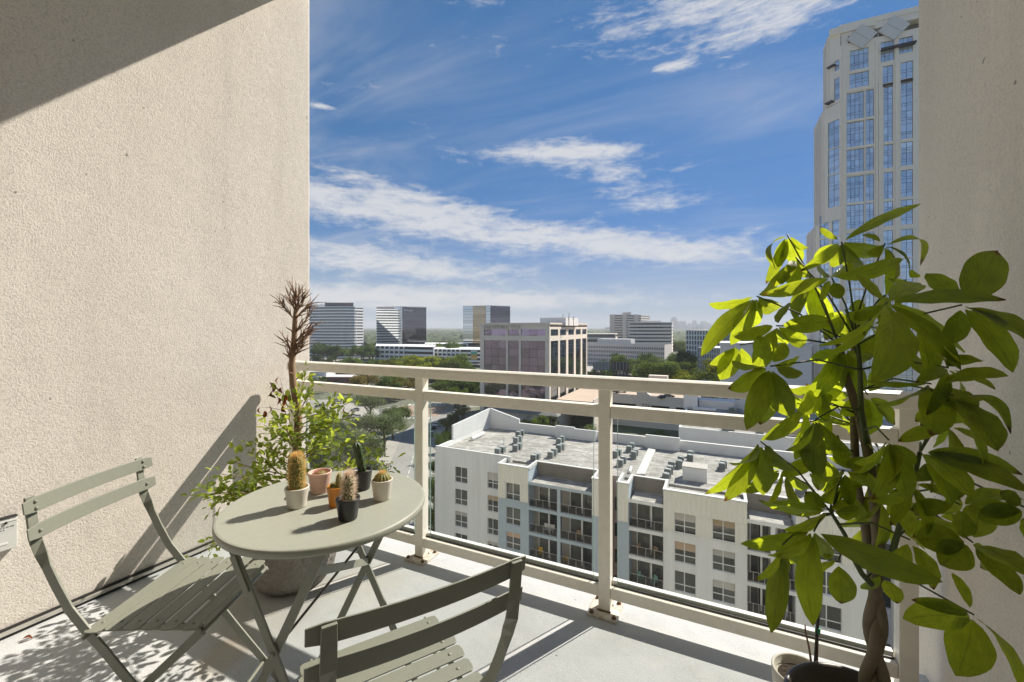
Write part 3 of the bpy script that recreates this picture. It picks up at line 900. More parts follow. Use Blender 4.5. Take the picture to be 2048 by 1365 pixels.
# balcony bays
M_teal = mat('teal_plastic', (0.22, 0.42, 0.36), 0.5); M_yellow = mat('yellow_plastic', (0.62, 0.40, 0.03), 0.5)
M_wicker = mat('wicker', (0.33, 0.24, 0.15), 0.8); M_sofa = mat('pale_cushion', (0.60, 0.60, 0.58), 0.8)
def balcony_bay(x0, x1, posts_, fmat, top=-17.2, nr=6, yy=YM, rails=True):
    w = MB()
    hs = []
    edges = [x0] + [q for p in posts_ for q in p] + [x1]
    for i in range(0, len(edges), 2):
        for k in range(nr):
            hs.append((edges[i] + .02, edges[i + 1] - .02, -20.2 - FP * k, -17.56 - FP * k))
    holed_wall(w, x0, x1, GZ, top, yy, hs, .28)
    w.build('balcony_frame', fmat, ap)
    MB().box(x0 + .25, x1 - .25, yy + .004, YA + .6, top - .3, top - .05).build('canopy_roof', M_roof, ap)
    MB().box(x0, x1, YA + .602, YA + .85, top - .3, -15.62).build('set_back_wall', M_taupe_shade, ap)  # taupe wall, its colour darkened for the shade it stands in
    MB().box(x0, x1, YA + .55, YA + .9, -15.618, -15.55).build('parapet', M_cap, ap)
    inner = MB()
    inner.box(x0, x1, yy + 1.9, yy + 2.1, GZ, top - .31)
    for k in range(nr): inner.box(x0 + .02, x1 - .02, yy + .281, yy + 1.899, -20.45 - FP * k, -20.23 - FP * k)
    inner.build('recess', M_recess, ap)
    for i in range(0, len(edges), 2):
        a, c = edges[i], edges[i + 1]
        for k in range(nr):
            zf = -20.22 - FP * k
            # sliding door: two panes and white posts
            for (s0, s1) in ((.18, .52), (.56, .97)):
                pane(ap, a + (c - a) * s0, a + (c - a) * s1, zf + .05, zf + 2.35, yy + 1.84, M_apglass, .01).name = 'door_pane'
            MB().box(a + (c - a) * .16, a + (c - a) * .16 + .10, yy + 1.78, yy + 1.88, zf, zf + 2.5).build('door_jamb', M_frame, ap)
            MB().box(a + (c - a) * .60, a + (c - a) * .60 + .16, yy + .9, yy + 1.06, zf, zf + 2.55).build('column', M_frame, ap)
            rl = MB(); n = 4
            hr = 1.05
            hl = []
            for q in range(n):
                hl.append((a + .05 + (c - a - .1) * q / n + .02, a + .05 + (c - a - .1) * (q + 1) / n - .02, zf + .12, zf + hr - .05))
            holed_wall(rl, a + .04, c - .04, zf + .08, zf + hr, yy + .08, hl, .04)
            r_ = rl.build('balcony_railing', M_wirerail, ap)
            mesh_ = MB().box(a + .06, c - .06, yy + .125, yy + .13, zf + .1, zf + hr - .05)
            mesh_.build('mesh_infill', MATS['rail_mesh'], r_)
    return edges
m_ = pane_mat('rail_mesh', (0.80, 0.80, 0.79), .01, .5)
eC = balcony_bay(B['b1'] + .01, B['c3'] + .3, [(B['c1'], B['c2'])], M_apblue)
eF = balcony_bay(B['e1'] + .01, B['f1'] - .01, [], M_apwhite)
eH = balcony_bay(B['g1'] + .01, B['h1'] - .01, [((B['g1'] + B['h1']) / 2, (B['g1'] + B['h1']) / 2 + .35)], M_apwhite)
ribbed_bay(B['c3'] + .31, B['d1'], [], M_apblue, [0])
# pinkish light well between two bays
wl_ = MB(); hs = [(B['d1'] + .35, B['e0'] - .15, -19.9 - FP * k, -18.3 - FP * k) for k in range(4)]
holed_wall(wl_, B['d1'] + .01, B['e0'] - .01, GZ, -16.05, YA + .5, hs); wl_.build('light_well_wall', M_apside, ap)
for h in hs: pane(ap, *h, YA + .7, M_apglass).name = 'well_pane'
# main roof
x_r1 = B['i1'] + 9
MB().box(XL + .29, x_r1, YA + .86, 64.3, -16.5, RZ).build('roof', M_roof, ap)
MB().box(XL + .29, B['b0'] + .58, YA + .004, YA + .858, -16.5, RZ - .002).build('roof_edge', M_roof, ap)
MB().box(XL - .06, B['b0'] + .62, YA - .06, YA + .26, -15.358, -15.28).build('parapet', M_cap, ap)
# raised gable-like parapet at the back corner
gp = MB()
yb = 64.3
def slab(b, pts, th):
    p = [Vector(q) for q in pts]; n = (p[1] - p[0]).cross(p[2] - p[0]).normalized() * th
    m = len(p)
    b.add(p + [q + n for q in p], [tuple(range(m))[::-1], tuple(range(m, 2 * m))] + [(i, (i + 1) % m, m + (i + 1) % m, m + i) for i in range(m)])
pk = on_y(958, 815, yb); pe = on_y(1038, 839, yb); pl_ = on_x(905, 851, XL + .14)
slab(gp, [(XL + .3, yb, RZ - .4), (pe.x, yb, RZ - .4), (pe.x, yb, pe.z), (XL + .3, yb, pk.z)], -.35)
slab(gp, [(XL, pl_.y, -15.4), (XL, yb, -15.4), (XL, yb, pk.z), (XL, pl_.y, pl_.z)], .30)
gp.build('peaked_parapet', M_parapet, ap)
rb_ = MB().box(pe.x + .01, x_r1, yb, yb + .35, -16.5, -14.75); rb_.build('back_parapet', M_parapet, ap)
MB().box(pe.x + .01, x_r1, yb - .05, yb + .40, -14.748, -14.66).build('parapet', M_cap, ap)
for (pa, pb, h) in ((1112, 1150, .5), (1150, 1193, .3), (1292, 1360, .55)):
    a, c = x_at(pa, yb - .6), x_at(pb, yb - .6)
    MB().box(a, c, yb - .9, yb - .55, RZ + .002, -14.7 + h).build('parapet_step', M_parapet, ap)
# lapped seams of the roofing sheets
for i in range(18):
    x = XL + 2 + i * 2.9
    if x < x_r1 - 1: MB().box(x, x + .10, YA + .9, 63.4, RZ + .001, RZ + .022).build('roof_seam', mat('seam', (0.36, .35, .33), .9), ap)
# things standing on the roof
def ac_proto():
    t = thing('air_conditioner', 'x', 'air conditioner')
    b = MB().box(-.36, .36, -.36, .36, .10, .80); b.build('casing', mat('ac_casing', (0.20, 0.235, 0.235), 0.6, objvar=.2), t, bevel=.03)
    gr = MB()
    holed_wall(gr, -.33, .33, .16, .74, -.365, [(-.30, .30, .18 + .09 * i, .235 + .09 * i) for i in range(6)], .02)
    gr.build('louvre', mat('ac_louvre', (0.10, 0.12, 0.12), 0.6), t)
    MB().lathe([(.30, 0), (.30, .05), (.26, .05), (.26, .012), (0, .012)], 18, (0, 0, .801)).build('fan_guard', mat('ac_top', (0.48, 0.50, 0.49), 0.5), t)
    MB().box(-.42, .42, -.40, .40, .0, .098).build('support', mat('ac_curb', (0.33, 0.32, 0.30), 0.8), t)
    return t
ac0 = ac_proto(); used = [False]
def place_ac(px, py, z, label, group, s=1.0):
    p = on_z(px, py, z)
    o = ac0 if not used[0] else copy_tree(ac0)
    used[0] = True
    o.location = (p.x, p.y, z + .004); o.scale = (s, s, s * rnd.uniform(.95, 1.15)); o.rotation_euler = (0, 0, rnd.uniform(-.06, .06))
    tag(o, label, 'air conditioner', group)
c4 = [(710, 585), (750, 572), (870, 556), (902, 542), (875, 492), (905, 476), (895, 432), (927, 418), (1035, 645), (1066, 632), (1190, 618), (1222, 596), (1265, 562), (1292, 546), (1265, 494), (1292, 476)]
c5 = [(140, 612), (168, 596), (185, 694), (212, 664), (265, 566), (288, 542), (305, 624), (322, 594), (600, 826), (616, 792), (635, 758), (650, 718), (720, 710), (736, 668), (820, 650), (822, 612), (1110, 730), (1124, 706)]
for i, (x, y) in enumerate(c4): place_ac(840 + x / 4.55, 780 + y / 4.55, RZ, 'grey air conditioner unit in the roof cluster ' + ('next to the peaked parapet' if i < 8 else 'behind the blue-grey balconies'), 'air conditioners on the apartment roof')
for i, (x, y) in enumerate(c5): place_ac(1200 + x / 4.55, 780 + y / 4.55, RZ, 'grey air conditioner unit on the roof ' + ('beside the start of the long pale strip' if i < 8 else 'between the long pale strip and the hatch' if i < 14 else 'behind the roof hatch' if i < 16 else 'alone past the roof hatch'), 'air conditioners on the apartment roof')
for (x, y) in ((1430, 1085), (1395, 1130), (1640, 1030), (1710, 930)): place_ac(1340 + x / 5.39, 780 + y / 5.39, RZ, 'grey air conditioner unit on the roof near the row of three pipes', 'air conditioners on the apartment roof')
M_duct = mat('white_duct', (0.74, 0.74, 0.72), 0.5)
def roof_pipe(pa, pb, r, label, grp=None):
    a, b = on_z(*pa, RZ), on_z(*pb, RZ)
    z = RZ + r + .01
    t = thing('vent_pipe', label, 'pipe', (a.x, a.y, RZ), 0, grp)
    d = (b - a)
    MB().tube([(0, 0, r + .01), (d.x, d.y, r + .01)], r, 12).build('barrel', M_duct, t, smooth=False)
    for f in (.2, .8):
        q = d * f
        MB().cbox((q.x, q.y, .04), (.5, .5, .06)).build('support', MATS['ac_curb'], t)
roof_pipe((943, 882), (967, 871), .30, 'long white vent pipe lying near the peaked parapet')
for i in range(3):
    roof_pipe((1547 + i * 8, 966), (1560 + i * 8, 953), .22, 'short white vent pipe in the row of three on the roof', 'row of roof pipes')
roof_pipe((1259, 948), (1262, 938), .17, 'slim white vent pipe before the long roof board')
# one pale board and a hatch housing
pb_ = [on_z(1272, 953, RZ), on_z(1290, 953, RZ), on_z(1311, 904, RZ), on_z(1297, 900, RZ)]
bd = MB(); bd.add([(p.x, p.y, RZ + .06) for p in pb_] + [(p.x, p.y, RZ + .30) for p in pb_], [(3, 2, 1, 0), (4, 5, 6, 7), (0, 1, 5, 4), (1, 2, 6, 5), (2, 3, 7, 6), (3, 0, 4, 7)])
tag(bd.build('roof_ridge', mat('ridge_sheet', (0.58, 0.575, 0.56), 0.8)), 'long pale raised strip running across the apartment roof', 'roof ridge')
ha, hb = on_z(1365, 960, RZ), on_z(1414, 968, RZ)
hh = thing('roof_hatch', 'boxy pale grey hatch housing on the apartment roof', 'roof hatch', ((ha.x + hb.x) / 2, (ha.y + hb.y) / 2 + .9, RZ))
wdt = abs(hb.x - ha.x) / 2
MB().box(-wdt, wdt, -.9, .9, .004, 1.5).build('housing', M_parapet, hh, bevel=.05)
MB().box(-wdt - .06, wdt + .06, -.96, .96, 1.502, 1.60).build('lid', mat('hatch_lid', (0.47, 0.445, 0.41), 0.8), hh, bevel=.03)
vp = on_z(1008, 889, RZ)
vt = thing('vent_stack', 'thin white vent stack standing alone on the apartment roof', 'vent', (vp.x, vp.y, RZ))
MB().tube([(0, 0, 0), (0, 0, 1.0)], .09, 10).build('pipe', M_duct, vt); MB().lathe([(.16, 0), (.16, .08), (.0, .14)], 10, (0, 0, 1.0)).build('cap', M_duct, vt)
# furniture on the balconies opposite
def seat(name, m, x, y, z, rz, label, cat='chair', s=1.0):
    t = thing(name, label, cat, (x, y, z), rz)
    MB().box(-.26 * s, .26 * s, -.26, .26, .38, .44).build('seat', m, t, bevel=.02)
    MB().box(-.26 * s, .26 * s, .24, .30, .4405, .92).build('backrest', m, t, bevel=.02)
    for sx in (-1, 1):
        MB().box(sx * .26 * s - .03, sx * .26 * s + .03, -.24, .239, .60, .64).build('armrest', m, t)
        for sy in (-1, 1): MB().box(sx * .22 * s - .02, sx * .22 * s + .02, sy * .21 - .02, sy * .21 + .02, 0, .379).build('leg', m, t)
def bz(k): return -20.228 - FP * k
seat('garden_chair', M_yellow, x_at(1081, YM + .8), YM + .9, bz(2), .5, 'yellow garden chair on the blue-grey balcony beside a grill')
seat('garden_chair', M_yellow, x_at(1130, YM + .7), YM + .8, bz(2), -1.2, 'yellow garden chair folded open beside the balcony divider')
seat('garden_chair', M_teal, x_at(1281, YM + .7), YM + .8, bz(2), .9, 'teal garden chair on the white balcony, next to its dark corner')
seat('garden_chair', M_teal, x_at(1308, YM + .7), YM + .8, bz(2), -.6, 'teal garden chair on the white balcony, beside the slim column')
seat('wicker_chair', M_wicker, x_at(1279, YM + .8), YM + .9, bz(1), .7, 'brown wicker chair on the middle white balcony near the doorjamb')
seat('wicker_chair', M_wicker, x_at(1309, YM + .8), YM + .9, bz(1), -.4, 'brown wicker chair on the middle white balcony by the ribbed bay')
seat('balcony_sofa', M_sofa, x_at(1097, YM + .8), YM + .9, bz(1), 0, 'pale two-seat sofa on the blue-grey balcony', 'sofa', 2.6)
seat('wicker_chair', M_wicker, x_at(1157, YM + .8), YM + .9, bz(1), .3, 'dark wicker chair on the blue-grey balcony right of the divider')

# ------------------------------------------------------------------ flats behind it: grey block with its own roof plant
gb = thing('apartment_block', 'pale grey flat-roofed block behind the white apartment house', 'apartment house', (0, 0, 0))
X0, X1, Y0, Y1, ZR = -5.2, 46, 69.5, 93, -13.9
b = MB(); b.box(X0, X1, Y0 + .4, Y1, GZ, ZR - .6)
hs = [(X0 + 3 + i * 4.2, X0 + 5.1 + i * 4.2, ZR - 8.2 - 3.1 * k, ZR - 6.2 - 3.1 * k) for i in range(11) for k in range(5)]
holed_wall(b, X0, X1, GZ, ZR - .6, Y0, hs, .25); b.build('wall', M_parapet, gb)
for h_ in hs: pane(gb, *h_, Y0 + .22, M_apglass, .01).name = 'window_pane'
MB().box(X0 + .3, X1 - .3, Y0 + .3, Y1 - .3, ZR - .598, ZR - .5).build('roof', M_roof, gb)
pp = MB(); pp.box(X0, X1, Y0, Y0 + .298, ZR - .599, ZR); pp.box(X0, X0 + .298, Y0 + .30, Y1 - .30, ZR - .599, ZR); pp.box(X0, X1, Y1 - .298, Y1, ZR - .599, ZR + 1.2)
pp.build('parapet', M_cap, gb)
for i, (pa, pb, ya_, yb__, h) in enumerate(((1367, 1395, 88, 91, 3.0), (1398, 1470, 90, 92.5, 1.6))):
    MB().box(x_at(pa, ya_), x_at(pb, ya_), ya_, yb__, ZR - .45, ZR - .45 + h).build('stair_housing', M_cap, gb)
c3 = [(1400, 1045), (1410, 0)]
for (px, py) in ((1398, 812), (1410, 812), (1440, 806), (1450, 806), (1433, 818), (1443, 818), (1475, 808), (1463, 826), (1472, 828), (1490, 832), (1640, 822), (1590, 830), (1665, 818), (1520, 868), (1450, 868), (1462, 866)):
    place_ac(px, py, ZR - .5, 'dark air conditioner unit on the pale grey block behind the apartment house', 'air conditioners on the grey block', 1.25)
for (px, py, w) in ((1408, 822, 4.0), (1455, 836, 3.0), (1548, 862, 3.4), (1575, 872, 5)):
    p = on_z(px, py, ZR - .5)
    t = thing('roof_duct', 'white boxed air duct on the pale grey block roof', 'duct', (p.x, p.y, ZR - .49), rnd.uniform(-.2, .2), 'white ducts on the grey block')
    MB().box(-w / 2, w / 2, -.5, .5, .12, .55).build('duct', M_duct, t, bevel=.04)
    MB().box(-w / 2 + .3, -w / 2 + .6, -.4, .4, 0, .118).build('support', MATS['ac_curb'], t); MB().box(w / 2 - .6, w / 2 - .3, -.4, .4, 0, .118).build('support', MATS['ac_curb'], t)
# white wall plant-side building seen through the leaves
wb = thing('white_block', 'plain off-white windowless block behind the green trees', 'building', (0, 0, 0))
xa, xb_ = x_at(1441, 190), x_at(1500, 190)
MB().box(xa, xb_ + 20, 190, 215, GZ, z_at(1441, 690, 190)).build('wall', mat('offwhite_panel', (0.76, 0.73, 0.71), .85, var=[((.05, .05, 1), .3, (0.7, .67, .65))]), wb)
MB().box(xa - .3, xb_ + 20.3, 189.6, 215.3, z_at(1441, 690, 190) + .004, z_at(1441, 690, 190) + .8).build('coping', M_cap, wb)

# ------------------------------------------------------------------ office block with lettering and purple mirror glass
M_beige = mat('precast_beige', (0.80, 0.72, 0.625), 0.85, var=[(.25, .4, (0.74, 0.66, 0.57))])
M_purple = glass_mat('purple_mirror_glass', (0.36, 0.29, 0.38), 0.035, 1.5, .55, .33, metal=.85)
M_teald = glass_mat('dark_mirror_glass', (0.17, 0.20, 0.23), 0.03, 1.5, .3, .25, metal=.85)
ob = thing('office_block', 'beige office block with purple mirror glass and raised lettering on top', 'office building', (0, 0, 0))
OY = 154.8; ox = lambda p: x_at(p, OY)
OX0, OX1 = ox(960), ox(1099); OZT = z_at(1040, 649, OY); OY1 = OY + 55
zz = lambda py: z_at(1040, py, OY)
zt1, zt0, zb1 = zz(659), zz(672), zz(682)
frm = MB()
bays = [(ox(968), ox(1012)), (ox(1016), ox(1037.5)), (ox(1042), ox(1090.5))]
holes = [(a, c, zt0, zt1) for a, c in bays] + [(a, c, GZ + 5, zb1) for a, c in bays]
holed_wall(frm, OX0, OX1, GZ, OZT, OY, holes, .5)
frm.build('front_frame', M_beige, ob)
side = MB()
ys = [on_x(p, 655, OX1).y for p in (1101.5, 1116.5, 1120, 1132.5, 1136.5, 1148, 1151.5, 1161.5, 1164.5, 1173)]
sb = [(ys[i], ys[i + 1]) for i in range(0, 10, 2)]
OY1 = ys[-1] + 1.2
hs = [(a, c, zt0, zt1) for a, c in sb] + [(a, c, GZ + 5, zb1) for a, c in sb]
tmp = MB(); holed_wall(tmp, OY, OY1, GZ, OZT, 0, hs, .5)
side.add([(OX1 - v[1], v[0], v[2]) for v in tmp.v], tmp.f)
side.build('side_frame', M_beige, ob)
core = MB(); core.box(OX0 + 1.4, OX1 - 1.4, OY + 1.4, OY1, GZ, OZT - 1.0); core.box(OX0, OX0 + .3, OY + .004, OY1, GZ, OZT)
core.build('core', mat('dark_core', (0.05, 0.05, 0.05), .9), ob)
cpb = MB(); cpb.box(OX0 - .3, OX1 + .3, OY - .3, OY + .5, OZT + .003, OZT + .6); cpb.box(OX1 - .5, OX1 + .3, OY + .503, OY1, OZT + .003, OZT + .6)
cpb.build('cornice', M_beige, ob)
MB().box(OX0, OX1, OY + .5, OY1, OZT - 1, OZT - .5).build('roof', M_roof, ob)
nf = 9
fl_h = (zb1 - (GZ + 5)) / nf
for (a, c) in bays:
    npn = max(1, round((c - a) / 3.4))
    for q in range(npn):
        w0, w1 = a + (c - a) * q / npn + .04, a + (c - a) * (q + 1) / npn - .04
        pane(ob, w0, w1, zt0, zt1, OY + .35, M_purple, .012)
        for k in range(nf):
            z0 = GZ + 5 + fl_h * k
            pane(ob, w0, w1, z0 + .04, z0 + fl_h - .04, OY + .35, M_purple, .012)
for (a, c) in sb:
    for (z0, z1) in [(zt0, zt1)] + [(GZ + 5 + fl_h * k + .05, GZ + 5 + fl_h * (k + 1) - .05) for k in range(nf)]:
        o = pane(ob, a + .03, c - .03, z0, z1, 0, M_teald)
        o.location = (OX1 - .30, (a + c) / 2, (z0 + z1) / 2); o.rotation_euler = (rnd.uniform(-.008, .008), 0, PI / 2 + rnd.uniform(-.008, .008))
pent = MB().box(ox(1050), ox(1105), OY + 16, OY + 34, OZT - .49, z_at(1080, 636, OY + 16)); pent.build('plant_room', mat('plant_room_white', (0.82, 0.80, 0.77), .8), ob)
for i, (px, hh_) in enumerate(((1112, 3.0), (1126, 4.5), (1138, 5.0), (1147, 3.5))):
    x = x_at(px, OY + 20)
    MB().tube([(x, OY + 20, OZT - .5), (x, OY + 20, OZT + hh_)], .10, 6).build('mast', M_dark, ob)
    MB().box(x - .3, x + .3, OY + 19.8, OY + 20.2, OZT + hh_ * .6, OZT + hh_ * .6 + .6).build('antenna', M_cap, ob)
def letters(text, size, loc, rot, m, parent, name='lettering', ext=.08, width=None):
    cu = bpy.data.curves.new(name, 'FONT'); cu.body = text; cu.size = size; cu.extrude = ext
    tmpo = bpy.data.objects.new(name, cu); col.objects.link(tmpo)
    bpy.context.view_layer.update()
    me = bpy.data.meshes.new_from_object(tmpo.evaluated_get(bpy.context.evaluated_depsgraph_get()))
    bpy.data.objects.remove(tmpo)
    if width:
        xs = [v.co.x for v in me.vertices]; k = width / (max(xs) - min(xs))
        for v in me.vertices: v.co.x *= k
    me.materials.append(m)
    o = link(name, me, parent); o.location = loc; o.rotation_euler = rot
    return tag(o, kind='stuff')
M_sign = mat('sign_metal', (0.42, 0.39, 0.37), 0.5, 0.2)
letters('OLD REPUBLIC TITLE', 1.9, (ox(967.5), OY - .12, zz(657.3)), (PI / 2, 0, 0), M_sign, ob, width=ox(1041) - ox(967.5))

# garage deck to its right
pg = thing('parking_garage', 'tan open parking deck with number on its wall beside the office block', 'parking garage', (0, 0, 0))
GD = -27.0
M_deck = mat('tan_deck', (0.52, 0.42, 0.33), .9, var=[(.1, .6, (0.44, 0.35, 0.28)), (1.0, .25, (0.36, .29, .23))])
M_tan = mat('tan_precast', (0.70, 0.63, 0.55), .85, var=[(.3, .3, (0.64, 0.57, 0.49))])
gx0, gxm, gx1, gy0, gym, gy1 = OX1 + 1.5, -42.0, x_at(1392, 178), 158, 177, 235
MB().box(gx0, gx1, gym + .5, gy1, GD - .5, GD).build('deck', M_deck, pg)
MB().box(gx0, gxm, gy0, gym + .497, GD - .5, GD).build('deck', M_deck, pg)
wmb = MB(); xd0, xd1 = x_at(1300, 176.5), x_at(1273, 176.5)
hs = [(gxm + 1, xd1 - .3, GD - 5.2 - 4 * k, GD - 2.9 - 4 * k) for k in range(2)] + [(xd0 + .4, (xd0 + gx1) / 2 - 1.2, GD - 5.2 - 4 * k, GD - 2.9 - 4 * k) for k in range(2)] + [((xd0 + gx1) / 2 + 1.2, gx1 - 1, GD - 5.2 - 4 * k, GD - 2.9 - 4 * k) for k in range(2)]
holed_wall(wmb, gxm, gx1, GZ, GD + .9, gym, hs, .5)
wmb.box(gxm - .003, gxm + .3, gy0, gym - .003, GZ, GD + .9); wmb.box(gx1 - .3, gx1 + .003, gym + .003, gy1, GZ, GD + .9)
wmb.build('wall', M_tan, pg)
MB().box(gxm + .31, gx1 - .31, gym + 6, gym + 6.3, GZ, GD - .51).build('inner_wall', mat('garage_dark', (0.04, .04, .04), .9), pg)
st = MB(); slab(st, [(xd1, gym - .02, GZ), (xd0, gym - .02, GZ), (xd0, gym - .02, GD + 1.1), (xd0 - .4, gym - .02, GD + 1.4), (xd1 + .2, gym - .02, GD + 4.2), (xd1, gym - .02, GD + 4.2)], -2.6)
st.build('stair_tower', M_tan, pg)
letters('776', 2.3, (xd1 + 2.2, gym - 2.72, GD - 3.6), (PI / 2, 0, 0), M_dark, pg, 'house_number')
MB().box(x_at(1297, 222), x_at(1335, 222), 222, 226, GD + .003, z_at(1315, 752, 222)).build('stair_head', M_tan, pg)
MB().box(gx0 + 1, gx1, gy1, gy1 + .4, GZ, GD + 1.0).build('rear_wall', M_tan, pg)

# ------------------------------------------------------------------ far office buildings
M_band = mat('white_spandrel', (0.82, 0.83, 0.83), 0.7)
M_strip = glass_mat('strip_glass', (0.05, 0.055, 0.065), 0.05, 1.7, .3, .2)
M_mirror = glass_mat('mirror_glass', (0.66, 0.70, 0.72), 0.03, 1.5, .22, .06, metal=.95)
M_darkm = glass_mat('night_mirror_glass', (0.16, 0.155, 0.18), 0.03, 1.5, .1, .05, metal=.9)
M_reflectm = glass_mat('beige_reflection_glass', (0.42, 0.35, 0.24), 0.05, 1.5, 1.0, .22, metal=.9)  # tint imitates a beige reflection in the tower glass
def banded(name, label, poly, z0, z1, floors, mb, mg, parent_cat='office building', frac=.55, top=1.2, mull=0):
    """body of glass with floor bands all round; poly counter-clockwise from above"""
    t = thing(name, label, parent_cat, (poly[0][0], poly[0][1], z0))
    o = Vector((poly[0][0], poly[0][1], z0))
    loc = [(p[0] - o.x, p[1] - o.y) for p in poly]
    cx_ = sum(p[0] for p in loc) / len(loc); cy_ = sum(p[1] for p in loc) / len(loc)
    ins = [(cx_ + (p[0] - cx_) * .985, cy_ + (p[1] - cy_) * .985) for p in loc]
    MB().prism(ins, 0, z1 - z0 - .3).build('glazing', mg, t)
    h = (z1 - z0 - top) / floors
    for k in range(floors):
        MB().prism(loc, h * k, h * k + h * frac).build('floor_band', mb, t)
    MB().prism(loc, h * floors, z1 - z0).build('parapet', mb, t)
    return t
def dpt(px, d, off=0.0):
    p = P(px, HY, d); return (p.x, p.y)
# curved white bank tower on the left
D0 = 560
zt = lambda py, d: CAMZ + (HY - py) / F * d
polyc = [dpt(560, D0 + 26), dpt(615, D0 + 6), dpt(650, D0 - 3), dpt(690, D0 - 6), dpt(709, D0), dpt(727, D0 + 12), dpt(727, D0 + 60), dpt(560, D0 + 60)]
bt = banded('bank_tower', 'broad white banded bank tower with curved front and dark roof box', polyc, GZ, zt(613.5, D0), 17, M_band, M_strip, frac=.56)
o0 = bt.location
pr = [dpt(650, D0 + 8), dpt(707, D0 + 10), dpt(704, D0 + 40), dpt(652, D0 + 40)]
MB().prism([(p[0] - o0.x, p[1] - o0.y) for p in pr], zt(613.4, D0) - GZ, zt(605, D0) - GZ).build('roof_box', mat('dark_roof_box', (0.10, .09, .095), .7), bt)
l0 = dpt(622, D0 + 2); l1 = dpt(655, D0 - 5)
letters('CENTRAL BANK', 3.0, (l0[0] - o0.x, l0[1] - o0.y - 1, zt(612.4, D0) - GZ + .4), (PI / 2, 0, YAW + .12), M_dark, bt, width=19)
def twin(label, pxs, d, ytop, m_l, m_r, extra=None, sign=None):
    """mirror-glass slab seen on its corner: pxs = left, corner, right"""
    a, c, e = dpt(pxs[0], d + 14), dpt(pxs[1], d), dpt(pxs[2], d + 16)
    z1 = zt(ytop, d)
    t = thing('glass_tower', label, 'office building', (c[0], c[1], GZ))
    rel = lambda p: (p[0] - c[0], p[1] - c[1])
    A, C, E = rel(a), (0, 0), rel(e)
    back = (A[0] + E[0], A[1] + E[1])
    MB().prism([C, E, back, A], 0, z1 - GZ - .6).build('core', M_dark, t)
    nfl = 18; H = z1 - GZ
    def face(p, q, m, name):
        pv, qv = Vector((*p, 0)), Vector((*q, 0)); dr = (qv - pv); n_ = Vector((dr.y, -dr.x, 0)).normalized()
        if n_.dot(Vector((c[0], c[1], 0))) > 0: n_ = -n_
        for k in range(nfl):
            z0_, z1_ = H * k / nfl + .12, H * (k + 1) / nfl - .12
            b_ = MB(); s0, s1 = pv + n_ * .4, qv + n_ * .4
            b_.add([(s0.x, s0.y, z0_), (s1.x, s1.y, z0_), (s1.x, s1.y, z1_), (s0.x, s0.y, z1_)], [(0, 1, 2, 3)])
            b_.build(name, m, t)
    face(A, C, m_l, 'glass_band'); face(C, E, m_r, 'glass_band')
    MB().prism([(C[0] * 1.0, C[1] - .6), (E[0] + .5, E[1] - .3), back, (A[0] - .5, A[1] - .3)], H - .6, H + .5).build('parapet', M_cap, t)
    if extra: extra(t, A, C, E, H)
    if sign:
        letters(sign, 4.6, (E[0] * .08 + .0, E[1] * .08 - 1.4, H - 6.2), (PI / 2, 0, math.atan2(E[1], E[0])), M_band, t)
    return t
def corner_strip(t, A, C, E, H):
    d = Vector((A[0], A[1], 0)).normalized()
    for k in range(18):
        MB().cbox((d.x * 3.0, d.y * 3.0 - .5, H * (k + .5) / 18), (2.6, .8, H / 18 * .5)).build('corner_balcony', M_band, t)
twin('dark glass tower with mirrored side and white lettering by low garage', (753, 805, 852.5), 600, 614, M_mirror, M_darkm, corner_strip, 'Amegy')
def reflection(t, A, C, E, H):  # beige reflection painted as its own stripe of tinted glass
    pv, qv = Vector((*A, 0)) * .62, Vector((*A, 0)) * .16
    for k in range(12):
        b_ = MB(); z0_, z1_ = H * k / 12, H * (k + .97) / 12
        b_.add([(pv.x - .1, pv.y - .9, z0_), (qv.x - .1, qv.y - .9, z0_), (qv.x - .1, qv.y - .9, z1_), (pv.x - .1, pv.y - .9, z1_)], [(0, 1, 2, 3)])
        b_.build('painted_reflection', M_reflectm, t)
twin('pale glass tower with painted bronze stripe and dark side above the beige office', (926, 981, 1020), 560, 612, M_mirror, M_darkm, reflection)
# slab tower and banded office right of the beige block
M_tower = mat('warm_concrete', (0.68, 0.63, 0.58), .85)
D1 = 640
polyt = [dpt(1221, D1 + 10), dpt(1247, D1), dpt(1282, D1 + 16), dpt(1300, D1 + 60), dpt(1240, D1 + 60)]
tw_ = banded('slab_tower', 'tall beige slab tower with ribbon windows and roof signs', polyt, GZ, zt(629.5, D1), 16, M_tower, M_strip, frac=.62)
o0 = tw_.location
for (p0, p1, dd) in ((1219.5, 1229, D1 + 7), (1245, 1252, D1 - 3), (1268, 1277, D1 + 9)):
    q = [dpt(p0, dd), dpt(p1, dd + .5), dpt(p1, dd + 9), dpt(p0, dd + 9)]
    MB().prism([(p[0] - o0.x, p[1] - o0.y) for p in q], 0, zt(629.4, D1) - GZ + .3).build('pier', M_tower, tw_)
q = [dpt(1245, D1 + 6), dpt(1262, D1 + 8), dpt(1262, D1 + 22), dpt(1245, D1 + 22)]
MB().prism([(p[0] - o0.x, p[1] - o0.y) for p in q], zt(629.3, D1) - GZ, zt(624.5, D1) - GZ).build('roof_box', M_tower, tw_)
D2 = 500
polys = [dpt(1256, D2 + 30), dpt(1259, D2), dpt(1344, D2 - 8), dpt(1346, D2 + 50), dpt(1256, D2 + 60)]
so_ = banded('banded_office', 'wide beige office with dark ribbon windows in front of slab tower', polys, GZ, zt(645, D2), 11, mat('pale_band', (0.80, 0.74, 0.68), .85), M_strip, frac=.60)
o0 = so_.location
q = [dpt(1281, D2 + 12), dpt(1322, D2 + 8), dpt(1318, D2 + 30), dpt(1284, D2 + 30)]
